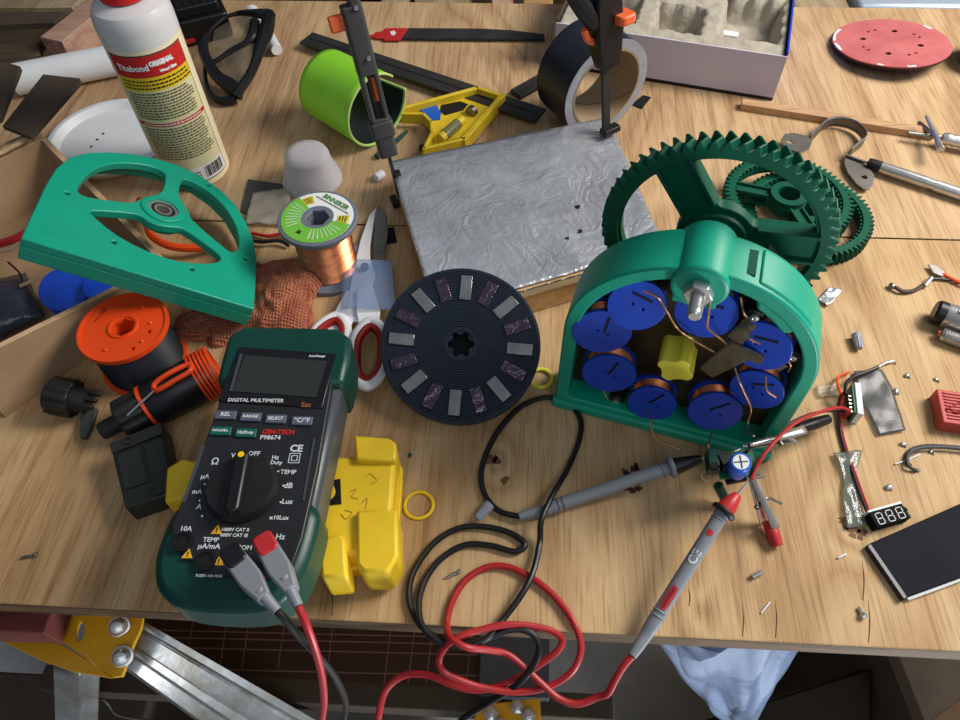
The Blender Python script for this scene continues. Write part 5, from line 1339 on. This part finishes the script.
# printed marks on the red probe
pa_, pb2 = P(680, 580, .024), P(645, 636, .012)
dv = (qb - qa).normalized()
def pmark(px, py, z, kind, ln):
    c = P(px, py, z); view = (CPOS - c).normalized(); zdir = (view - dv*view.dot(dv)).normalized()
    return frame(c + zdir*.0049, dv, zdir)
c1_, c2_ = (675, 600), (716, 530)
def on_probe(t):
    return qa.lerp(qb, .1).lerp(qb, t)
def mk(t):
    c = on_probe(t); view = (CPOS - c).normalized(); zdir = (view - dv*view.dot(dv)).normalized(); return frame(c + zdir*.00462, dv, zdir)
def curve_on(mb): return mb.warp(lambda v: V((v.x, .0047*math.sin(v.y/.0047), v.z - .0047*(1 - math.cos(v.y/.0047)))))
mb = MB()
mb.grid(lambda u, v: ((u - .5)*.0165, (v - .5)*.0050*(1 - .35*abs(2*u - 1)**4), .0002), 14, 10)
curve_on(mb).build('red_band', M_red, rl_ead, M=mk(.22), smooth=False)
mb = MB()
for i in range(9): mb.box(.0009, .0016, .0002, T(-.0062 + .00155*i, 0, .0002))
curve_on(mb).build('band_print', mat('dark red print', (110, 22, 30), .5), rl_ead, M=mk(.22), smooth=False)
mb = MB(); textw(mb, 'CE', .009, T(0, 0, .0003), bold=.0002); curve_on(mb).build('moulded_mark', M_print, rl_ead, M=mk(.58), smooth=False)
mb = MB(); mb.grid(lambda u, v: (.0022*v*math.cos(2*PI*u), .0022*v*math.sin(2*PI*u), .0002), 20, 4, closed_u=True); curve_on(mb).build('red_dot', M_red, rl_ead, M=mk(.80), smooth=False)

# ============================================================ magnet rotor leaning on the foil board
pb_ = P(461, 424, .0115); pt = P(460, 268, .060)
nrm = (pt - pb_).cross(V((-1, 0, 0))).normalized(); nrm = nrm if nrm.z > 0 else -nrm
Rr_ = (pt - pb_).length/2
Mro = frame((pt + pb_)/2, (1, -.01, 0), nrm)
ro = thing('magnet_rotor', 'black grooved disc set with sixteen rectangular magnets leaning on the foil board', 'rotor', Mro)
TR_ = .0105
star = []
for i in range(72):
    a = 2*PI*i/72; r = .0088 + .0014*math.copysign(abs(math.cos(6*a))**.4, math.cos(6*a)); star.append((r*math.cos(a), r*math.sin(a)))
MB().prism(circle(Rr_, 120), -TR_, -.0006, None, [star]).build('disc', M_rotor, ro, bevel=.0008)
MB().prism(circle(.0115, 40), -TR_ - .0012, -TR_ + .0004).build('bore_shade_disc', M_dark, ro)  # added dark disc, stands in for the shade deep in the centre hole
prof = [(.012, -.0006)]
r = .0125
while r < Rr_ - .002: prof += [(r, -.0001), (r + .0011, -.0001), (r + .0015, -.0006)]; r += .0019
prof += [(Rr_ - .0015, -.0006)]
MB().lathe(prof, None, 120).build('grooved_face', M_rotor, ro, ang=20)
MB().lathe([(.0108, -.0006), (.0125, -.0006), (.0125, .0002), (.0108, .0002)], None, 64, closed=True).build('centre_ring', M_rotor, ro)
for k in range(16):
    a = 84 - 22.5*k
    Mk = RZ(a) @ T(Rr_ - .0158, 0, 0) 
    f = MB().box(.0205, .0100, .0011, Mk @ T(0, 0, -.0006)).build('magnet_pocket', M_dark, ro)
    MB().box(.0193, .0088, .0014, Mk @ T(0, 0, -.0005)).build('magnet', M_magnet if k % 2 == 0 else M_magdark, f, bevel=.0003)
# rings
tag(MB().torus(.0100, .0012, T(*P(419, 505, .0011)), 48, 10, sz=.8).build('ring', M_yellow), 'thin yellow plastic ring right of the yellow case', 'ring')
tag(MB().torus(.0086, .0016, T(*P(541, 378, .0016)), 44, 10, sz=.9).build('ring', M_palyellow), 'pale yellow ring beside the black magnet rotor', 'ring')
# ============================================================ circuit, clips and wires at the right
ck = thing('rectifier_circuit', 'small circuit with round blue capacitor held up between the two probes', 'circuit', T(*P(738, 470, .036)))
ci = ck.matrix_world.inverted()
def cl3(px, py, z): return ci @ P(px, py, z)
def seg(a, b, w, th, m, name, par=ck, lab=None):
    Mx = frame((a + b)/2 - V((0, 0, th/2)), b - a); return MB().box((b - a).length, w, th, Mx).build(name, m, par, bevel=.0006, label=lab)
seg(cl3(716, 466, .040), cl3(756, 462, .040), .020, .0016, M_pcb, 'circuit_board')
cc0 = cl3(736, 471, .042); cc1 = cl3(741, 462, .060)
Mx = frame(cc0, (1, 0, 0), cc1 - cc0); Lk = (cc1 - cc0).length
MB().lathe([(0, 0), (.0062, 0), (.0066, .001), (.0066, Lk - .001), (.0060, Lk), (0, Lk)], Mx, 32).build('capacitor', M_capblue, ck)
mb = MB(); mb.prism(circle(.0050, 28), Lk + .0001, Lk + .0004, Mx); mb.build('capacitor_top', M_lblwhite, ck)
mb = MB(); mb.box(.0085, .0007, .0003, Mx @ T(0, 0, Lk + .0004)); mb.box(.0007, .0085, .0003, Mx @ T(0, 0, Lk + .0004)); mb.build('vent_cross', M_meterside, ck)
seg(cl3(711, 452, .042), cl3(713, 472, .042), .007, .010, M_dkgreen, 'terminal_block'); seg(cl3(722, 456, .043), cl3(729, 470, .043), .009, .010, M_black, 'bridge_rectifier')
for px, py in ((714, 467),): MB().cyl(.0030, .002, T(*cl3(px, py, .0475)), seg=16).build('terminal_screw', M_dark, ck)
seg(cl3(726, 482, .036), cl3(746, 478, .036), .004, .003, M_black, 'solder_pad')
for l in ([(717, 470, .038), (712, 482, .020), (716, 492, .008), (724, 505, .002)], [(705, 470, .036), (701, 476, .026), (706, 482, .018)], [(748, 476, .038), (758, 478, .040), (765, 477, .042)], [(733, 452, .040), (742, 448, .042), (744, 446, .046)]):
    MB().tube([cl3(*p) for p in l], .0007, 6).build('lead_wire', M_steel, ck)
MB().tube([cl3(718, 485, .020), cl3(727, 502, .006)], .0034, 10, smooth=0).build('dark_sleeve', M_dkgreen, ck)

def clip(name_label, pts, sleeve, sm, M_metal=M_steel):
    t = thing('alligator_clip', name_label, 'clip', T(*P(*pts[0]))); iv = t.matrix_world.inverted()
    a, b = iv @ P(*pts[0]), iv @ P(*pts[1]); d = b - a; L = d.length
    dn = d.normalized(); uz = V((0, 0, 1)) - dn*dn.z; Mx = frame(a, d, uz)
    for s, nm in ((1, 'upper_jaw'), (-1, 'lower_jaw')):
        mb = MB()
        mb.grid(lambda u, v: (L*u, .0034*(0.45 + .55*u)*math.cos(PI*v), s*(.0006 + .0055*u**1.2*(1 - .25*u) + .0016*math.sin(PI*v))), 14, 8, Mx)
        mb.build(nm, M_metal, t, solid=.0006, ang=60)
    mb = MB()
    for i in range(7): mb.box(.0007, .0026, .0016, Mx @ T(.002 + .0017*i, 0, -.0005))
    mb.build('teeth', M_dullsteel, t)
    MB().cyl(.0018, .011, Mx @ T(L*.55, .0055, 0) @ RX(90), seg=12).build('pivot', M_dullsteel, t)
    MB().tube([Mx @ V((L*.50, .0045, .004)), Mx @ V((L*.62, .0075, .010))], .0009, 6, smooth=0).build('spring_end', M_dullsteel, t)
    c, e = iv @ P(*sleeve[0]), iv @ P(*sleeve[1])
    MB().tube([c, c.lerp(e, .5), e], [.0042, .0046, .0036], 14).build('sleeve', sm, t)
    return t
clip('silver alligator clip with red sleeve hanging from the circuit', ((750, 474, .040), (770, 526, .006)), ((768, 521, .008), (778, 546, .0045)), M_red)
clip('silver alligator clip with black sleeve at the foot of the generator', ((748, 446, .040), (800, 434, .022)), ((797, 429, .020), (828, 419, .012)), M_blackvinyl)

# module standing on edge
vm2 = thing('converter_module', 'small white and green module on edge beside the generator', 'module', frame(P(850, 421, 0), P(849, 390, 0) - P(852, 421, 0)))
Lz = (P(849, 390, 0) - P(852, 421, 0)).length
MB().box(Lz, .0045, .014, T(Lz/2 - .002, -.0022, 0)).build('white_case', M_white, vm2, bevel=.0005); MB().box(Lz - .002, .0014, .013, T(Lz/2 - .002, .0010, 0)).build('circuit_board', M_pcb, vm2)
mb = MB()
for i in range(5): mb.box(.0014, .003, .0014, T(.001 + i*.0034, .0028, .010))
mb.build('solder_pins', M_steel, vm2)
MB().box(.006, .005, .008, T(.004, .0045, 0)).build('connector', M_redvinyl, vm2, bevel=.0006)
# voltmeter
p0, p1, p2, p3 = P(871, 513, .009), P(905, 503, .009), P(908, 518, .009), P(875, 527, .009)
Mv = frame((p0 + p1 + p2 + p3)/4 - V((0, 0, .009)), p1 - p0 + p2 - p3)
vm = thing('voltmeter', 'tiny three digit voltmeter display reading 888 on the bench at right', 'voltmeter', Mv)
wv, hv = ((p1 - p0).length + (p2 - p3).length)/2, ((p3 - p0).length + (p2 - p1).length)/2
MB().box(wv, hv, .0085, T(0, 0, .0006)).build('display_case', mat('matt black case', (20, 20, 22), .75, spec=.15), vm, bevel=.0006)
MB().box(wv + .006, hv*.8, .0014, T(.003, .001, 0)).build('circuit_board', M_pcb, vm); MB().box(wv, .0016, .0088, T(0, hv/2 + .0009, .0006)).build('top_edge', M_white, vm, bevel=.0003)
MB().torus(.0021, .0006, T(wv/2 + .0036, hv*.25, .0022), 20, 6).build('mounting_eye', M_pcb, vm)
sgl = mat('display segment', (200, 202, 200), .5)
for i in range(3):
    mb = MB(); w_, h_, t_ = .0044, .0038, .00058
    for y in (-h_, 0, h_): mb.prism(rrect(w_ - .0006, t_, .0002, 2, 0, y), 0, .0002)
    for x in (-w_/2, w_/2):
        for y in (-h_/2, h_/2): mb.prism(rrect(t_, h_ - .0006, .0002, 2, x, y), 0, .0002)
    mb.warp(lambda c: V((c.x + c.y*.10 + (-1 + i)*wv*.30, c.y - .0004, c.z + .0092))); mb.build('digit_eight', sgl, vm, smooth=False)

# wires
def wire(name, l, r, m, lab, grp=None): return tag(MB().tube([P(*p) for p in l], r, 8).build(name, m), lab, 'wire', grp)
wire('red_wire', [(752, 479, .042), (757, 466, .044), (763, 456, .046), (777, 439, .046), (797, 422, .040), (825, 410.5, .028), (842, 408, .017), (850, 411, .013)], .0013, M_redvinyl, 'red wire arching from the circuit to the white module')
wire('black_wire', [(746, 452, .042), (756, 446, .036), (768, 438, .024), (790, 423, .021), (815, 413, .015), (838, 410.5, .0125), (846, 412, .012)], .0011, M_blackvinyl, 'black wire running beside the red wire to the white module')
wire('red_wire', [(844, 392, .012), (841, 405, .006), (842, 430, .002), (847, 450, .002), (856, 476, .003), (864, 498, .003), (869, 511, .004)], .0011, M_redvinyl, 'thin red wire from the white module down to the voltmeter display')
wire('black_wire', [(842, 392, .010), (838.5, 407, .004), (840, 431, .002), (846, 454, .002), (855, 480, .003), (862, 500, .003), (867, 512, .004)], .0011, M_blackvinyl, 'thin black wire from the white module down to the voltmeter display')
w1 = thing('black_wire', 'black wire with bare silver end curling above the white module', 'wire')
MB().tube([P(*p) for p in ((845, 394, .013), (846, 384, .012), (853, 377, .009), (866, 372, .006), (878, 367, .004))], .0014, 8).build('insulation', M_blackvinyl, w1)
MB().tube([P(*p) for p in ((878, 367, .004), (885, 363, .003), (893, 361, .002))], .0011, 8).build('bare_end', M_steel, w1)
wire('red_wire', [(841, 394, .012), (838, 386, .010), (838, 378, .006), (844, 374, .003), (849, 372, .002)], .0010, M_orange, 'short orange red wire end above the white module')
w2 = thing('brown_wire', 'brown wire with tinned end near the right edge', 'wire')
MB().tube([P(*p) for p in ((895, 287, .004), (902, 291, .003), (912, 291, .002), (922, 286, .002), (928, 281, .002))], .0017, 8).build('insulation', mat('brown sleeve', (70, 52, 50), .5), w2)
MB().tube([P(*p) for p in ((926, 283, .002), (932, 279, .002), (950, 280, .002), (975, 285, .002))], .0011, 8).build('dark_end', M_blackvinyl, w2); MB().ball(.0028, T(*P(892, 286, .003)) @ SC(1, 1.2, .9)).build('crimp', M_dullsteel, w2); MB().tube([P(924, 286, .0025), P(931, 278, .0025)], .0022, 8, smooth=0).build('solder_joint', M_steel, w2)
w3 = thing('orange_wire', 'orange wire with crimped silver terminal at the right edge', 'wire')
MB().tube([P(*p) for p in ((942, 274, .003), (952, 279, .003), (975, 290, .003))], .0015, 8).build('insulation', M_orange, w3)
MB().poly3([P(928, 264, .004), P(936, 265, .004), (P(945, 272, .004)), P(943, 276, .004), P(934, 273, .004)], .0016).build('crimp_terminal', M_steel, w3, bevel=.0004)
w4 = thing('grey_wire', 'dark grey twin wire curling to a tinned end at the right edge', 'wire')
MB().tube([P(*p) for p in ((911, 466, .0015), (906, 460, .0015), (909, 451, .0015), (922, 446, .0015), (945, 446, .0015), (975, 449, .0015))], .0012, 8).build('strand', mat('grey sleeve', (70, 70, 72), .45), w4)
MB().tube([P(*p) for p in ((917, 471, .0015), (909, 466, .0036), (908, 456, .0036), (918, 449, .0036), (945, 447.5, .0036), (975, 450.5, .0036))], .0012, 8).build('strand', MATS['grey sleeve'], w4); MB().tube([P(914, 470, .0015), P(920, 470, .0012)], .0012, 8, smooth=0).build('tinned_end', M_steel, w4)

# strips of film
def film(name, l, lab, m, z=.0012, cat='tape', amp=.0012, tw=0):
    q = [P(x, y, z) for x, y in l]; n = len(q)//2
    L_, R_ = q[:n], q[n:][::-1]
    Lc, Rc = catmull(L_, 8), catmull(R_, 8)
    mb = MB(); mb.grid(lambda u, v: Lc[int(u*(len(Lc)-1) + .5)].lerp(Rc[int(u*(len(Rc)-1) + .5)], v) + V((0, 0, amp*(1 + noise.noise(V((u*4, v*2, tw)))) + tw*math.sin(PI*u)*v)), len(Lc), 10)
    return tag(mb.build(name, m, solid=.0003, ang=80), lab, cat)
film('tape_strip', [(853, 372), (858, 396), (870, 420), (878, 436), (905, 431), (898, 408), (890, 386), (881, 370)], 'smoky strip of film tape beside the white module', M_smoky)
film('tape_strip', [(832, 454), (842, 476), (842, 500), (846, 529), (866, 526), (858, 500), (855, 476), (862, 451)], 'twisted clear tape strip under the thin wires by the voltmeter', mat('greenish clear film', (120, 128, 120), .12, alpha=.55, bump=.9, bscale=60), amp=.0016)
film('tape_strip', [(815, 386), (818, 397), (826, 397), (842, 396), (842, 390), (840, 384)][:6], 'small clear tape piece beside the generator right wall', mat('faint film', (190, 176, 150), .3, alpha=.4))
bp_ = thing('tape_sheet', 'black tape covered sheet lying at the lower right edge of the bench', 'sheet')
o = MB(); o.poly3([P(868, 544, .0045), P(968, 500, .0045), P(1010, 560, .0045), P(905, 598, .0045)], .0042); o.build('sheet', M_darktape, bp_, bevel=.0008)
MB().poly3([P(866.5, 545, .0050), P(871, 543, .0050), P(908, 597, .0050), P(904, 600, .0050)], .0046).build('folded_edge', M_tapeblack, bp_, bevel=.0006)
MB().tube([P(907, 599, .002), P(940, 587, .002), P(1005, 562, .002)], .0013, 6).build('adhesive_edge', M_limeedge if False else M_white, bp_)
film('foil_scrap', [(817, 301), (823, 294), (830, 287), (842, 291), (835, 299), (827, 307)], 'small crinkled aluminium foil scrap right of the generator', M_foil, cat='foil')

# wire nuts
def wirenut(px, py, ang, lab):
    pts = []
    t = thing('wire_nut', lab, 'wire nut', T(*(P(px, py, .0042))) @ RZ(ang) @ RY(90) @ T(0, 0, -.007), 'grey wire nuts')
    def prof(r, n=10, k=.0006): return [((r + (k if i % 2 else 0))*math.cos(2*PI*i/(2*n)), (r + (k if i % 2 else 0))*math.sin(2*PI*i/(2*n))) for i in range(2*n)]
    mb = MB(); bm = mb.bm; rings = []
    for r, z in ((.0040, 0), (.0040, .002), (.0034, .0035), (.0026, .012), (.0020, .0135)): rings.append([bm.verts.new((x, y, z)) for x, y in prof(r, k=.0004 if z > .003 else 0)])
    for a, b in zip(rings, rings[1:]):
        for i in range(20): bm.faces.new((a[i], a[(i+1) % 20], b[(i+1) % 20], b[i]))
    bm.faces.new(rings[-1]); mb.build('ribbed_shell', M_wirenut, t, ang=20)
    MB().lathe([(.0026, -.0002), (.0040, -.0002), (.0040, .0004), (.0026, .0004)], None, 24, closed=True).build('mouth_rim', M_wirenut, t); MB().prism(circle(.0026, 16), .0001, .0003).build('mouth', M_dark, t)
wirenut(858, 342, -98, 'grey wire nut lying alone right of the generator'); wirenut(483, 512, -132, 'grey wire nut touching the looped black cable')

# motor, red block
mo = thing('small_motor', 'silver cylindrical motor with black end cap at the right edge', 'motor')
a, b = P(934, 311, .0105), P(990, 330, .0105); Mx = frame(a, (0, 0, 1), b - a)
MB().lathe([(0, .0), (.0085, 0), (.0100, .002), (.0100, .0075), (0, .0075)], Mx, 36).build('end_cap', M_blacksat, mo)
MB().lathe([(0, .0076), (.0096, .0076), (.0102, .0090), (.0102, .045), (0, .045)], Mx, 40).build('body', M_steel, mo); MB().box(.002, .004, .03, Mx @ T(.0098, .002, .014)).build('flux_strip', M_dullsteel, mo, bevel=.0004)
js = thing('threaded_plug', 'knurled silver connector lying just below the motor', 'connector')
a, b = P(941, 334, .006), P(985, 350, .006); Mx = frame(a, (0, 0, 1), b - a)
prof = [(0, 0), (.0045, 0)]
for i in range(14): prof += [(.0058, .002 + i*.0016), (.0049, .0028 + i*.0016)]
prof += [(.0050, .030), (0, .030)]
MB().lathe(prof, Mx, 24).build('threaded_barrel', M_steel, js); MB().lathe([(0, -.003), (.0022, -.003), (.0028, 0), (0, 0)], Mx, 16).build('tip', M_copper, js)
rbk = thing('ribbed_block', 'red ribbed plastic block with embossed triangle at the right edge', 'block', frame(P(935, 430, 0), (P(975, 436, 0) - P(935, 430, 0))))
M_redblk = mat('faded red plastic', (188, 72, 66), .55)
MB().box(.052, .030, .012, T(.026, .0145, 0)).build('body', M_redblk, rbk, bevel=.001)
for i in range(9): MB().box(.044, .0011, .0010, T(.026, .004 + .0028*i, .012)).build('rib', M_redblk, rbk)
MB().tube([(.004, .011, .0126), (.016, .020, .0126), (.024, .013, .0126), (.010, .009, .0126)], .0010, 6, closed=True, smooth=0).build('embossed_triangle', mat('embossed red', (160, 50, 48), .5), rbk)

# scraps
random.seed(21)
blobs = [((893, 361), 'round solder blob by the bare wire end'), ((907, 375), 'tiny solder blob between the film tape and red block'), ((896, 391), 'silver solder blob right of the film tape'), ((936, 379), 'shiny solder blob above the red ribbed block'), ((903, 444), 'cluster of solder crumbs above the grey twin wire'), ((889, 487), 'silver solder blob above the voltmeter display'), ((931, 451), 'small solder crumb inside the grey wire curl'), ((762, 419), 'tiny solder bead beside the black clip sleeve')]
for i, ((px, py), lab) in enumerate(blobs):
    mb = MB(); mb.ball(.0014 + .0005*(i % 3), T(*P(px, py, .0012)) @ RZ(40*i) @ SC(1.25, .9, .62)); mb.ball(.0012, T(*P(px + 3, py + 2, .0009)), sub=1)
    tag(mb.build('solder_blob', M_steel), lab, 'solder', 'solder blobs')
snips = [((752, 577), (762, 572), .0017, M_steel, 'short silver tube lying in front of the red clip'), ((838, 558), (846, 554), .0007, M_white, 'pale wire offcut near the dark knot at right'), ((895, 464), (908, 460), .0006, M_white, 'straight pale wire offcut left of the grey twin wire'), ((908, 460), (920, 454), .0006, M_white, 'bent pale wire offcut left of the grey twin wire'), ((859, 607), (863, 616), .0012, M_steel, 'small silver screw near the bench front at right'), ((770, 602), (761, 613), .0005, M_white, 'fine pale snip in front of the silver tube'), ((21, 558), (36, 555), .0009, M_dullsteel, 'small dark nail at the lower left of the bench'), ((446, 578), (459, 572), .0009, M_dullsteel, 'small dark pin inside the black cable loops'), ((752, 90), (758, 86), .0007, M_dullsteel, 'tiny dark sliver between the carton and sanding disc')]
for (a, b, r, m, lab) in snips:
    mb = MB(); A1, B1 = P(*a, r + .0003), P(*b, r + .0003); mb.tube([A1, A1.lerp(B1, .5) + V((0, 0, .0003)), B1], r, 8)
    if 'nail' in lab or 'screw' in lab or 'pin' in lab: mb.ball(r*2.0, T(*(B1 + V((0, 0, r)))) @ SC(1, 1, .8), sub=1)
    tag(mb.build('metal_offcut' if m is not M_white else 'wire_offcut', m), lab, 'scrap', 'wire and metal offcuts')
tag(MB().ball(.0016, T(*P(410, 455, .0011)) @ SC(1, 1.4, .7), sub=1).build('plastic_crumb', M_gear), 'tiny green plastic crumb right of the yellow case', 'scrap')
# ============================================================ light
w = bpy.data.worlds.new('garage ambient'); scene.world = w; w.use_nodes = True
bg = w.node_tree.nodes['Background']; bg.inputs[0].default_value = (.60, .68, .82, 1); bg.inputs[1].default_value = .28
def area(name, loc, target, sx, sy, power, colr):
    l = bpy.data.lights.new(name, 'AREA'); l.shape = 'RECTANGLE'; l.size = sx; l.size_y = sy; l.energy = power; l.color = colr
    o = bpy.data.objects.new(name, l); col.objects.link(o); o.location = loc
    o.rotation_euler = (V(target) - V(loc)).to_track_quat('-Z', 'Y').to_euler(); return o
area('window_light', (1.05, .60, .95), (.1, .35, 0), .55, .55, 24.5, (1.0, .95, .88))
area('doorway_light', (.4, -1.1, 1.7), (.1, .0, -.3), 1.1, .9, 6.5, (.86, .93, 1.0))
l = bpy.data.lights.new('under_bench_fill', 'POINT'); l.energy = 38; l.shadow_soft_size = .12; l.color = (.92, .96, 1.0)  # added unseen fill light, brightens the floor and parts below the bench
o = bpy.data.objects.new('under_bench_fill', l); col.objects.link(o); o.location = (.72, -.60, -.40)
vs = scene.view_settings; vs.view_transform = 'Standard'; vs.look = 'None'; vs.gamma = 1; vs.exposure = 0; vs.use_curve_mapping = False
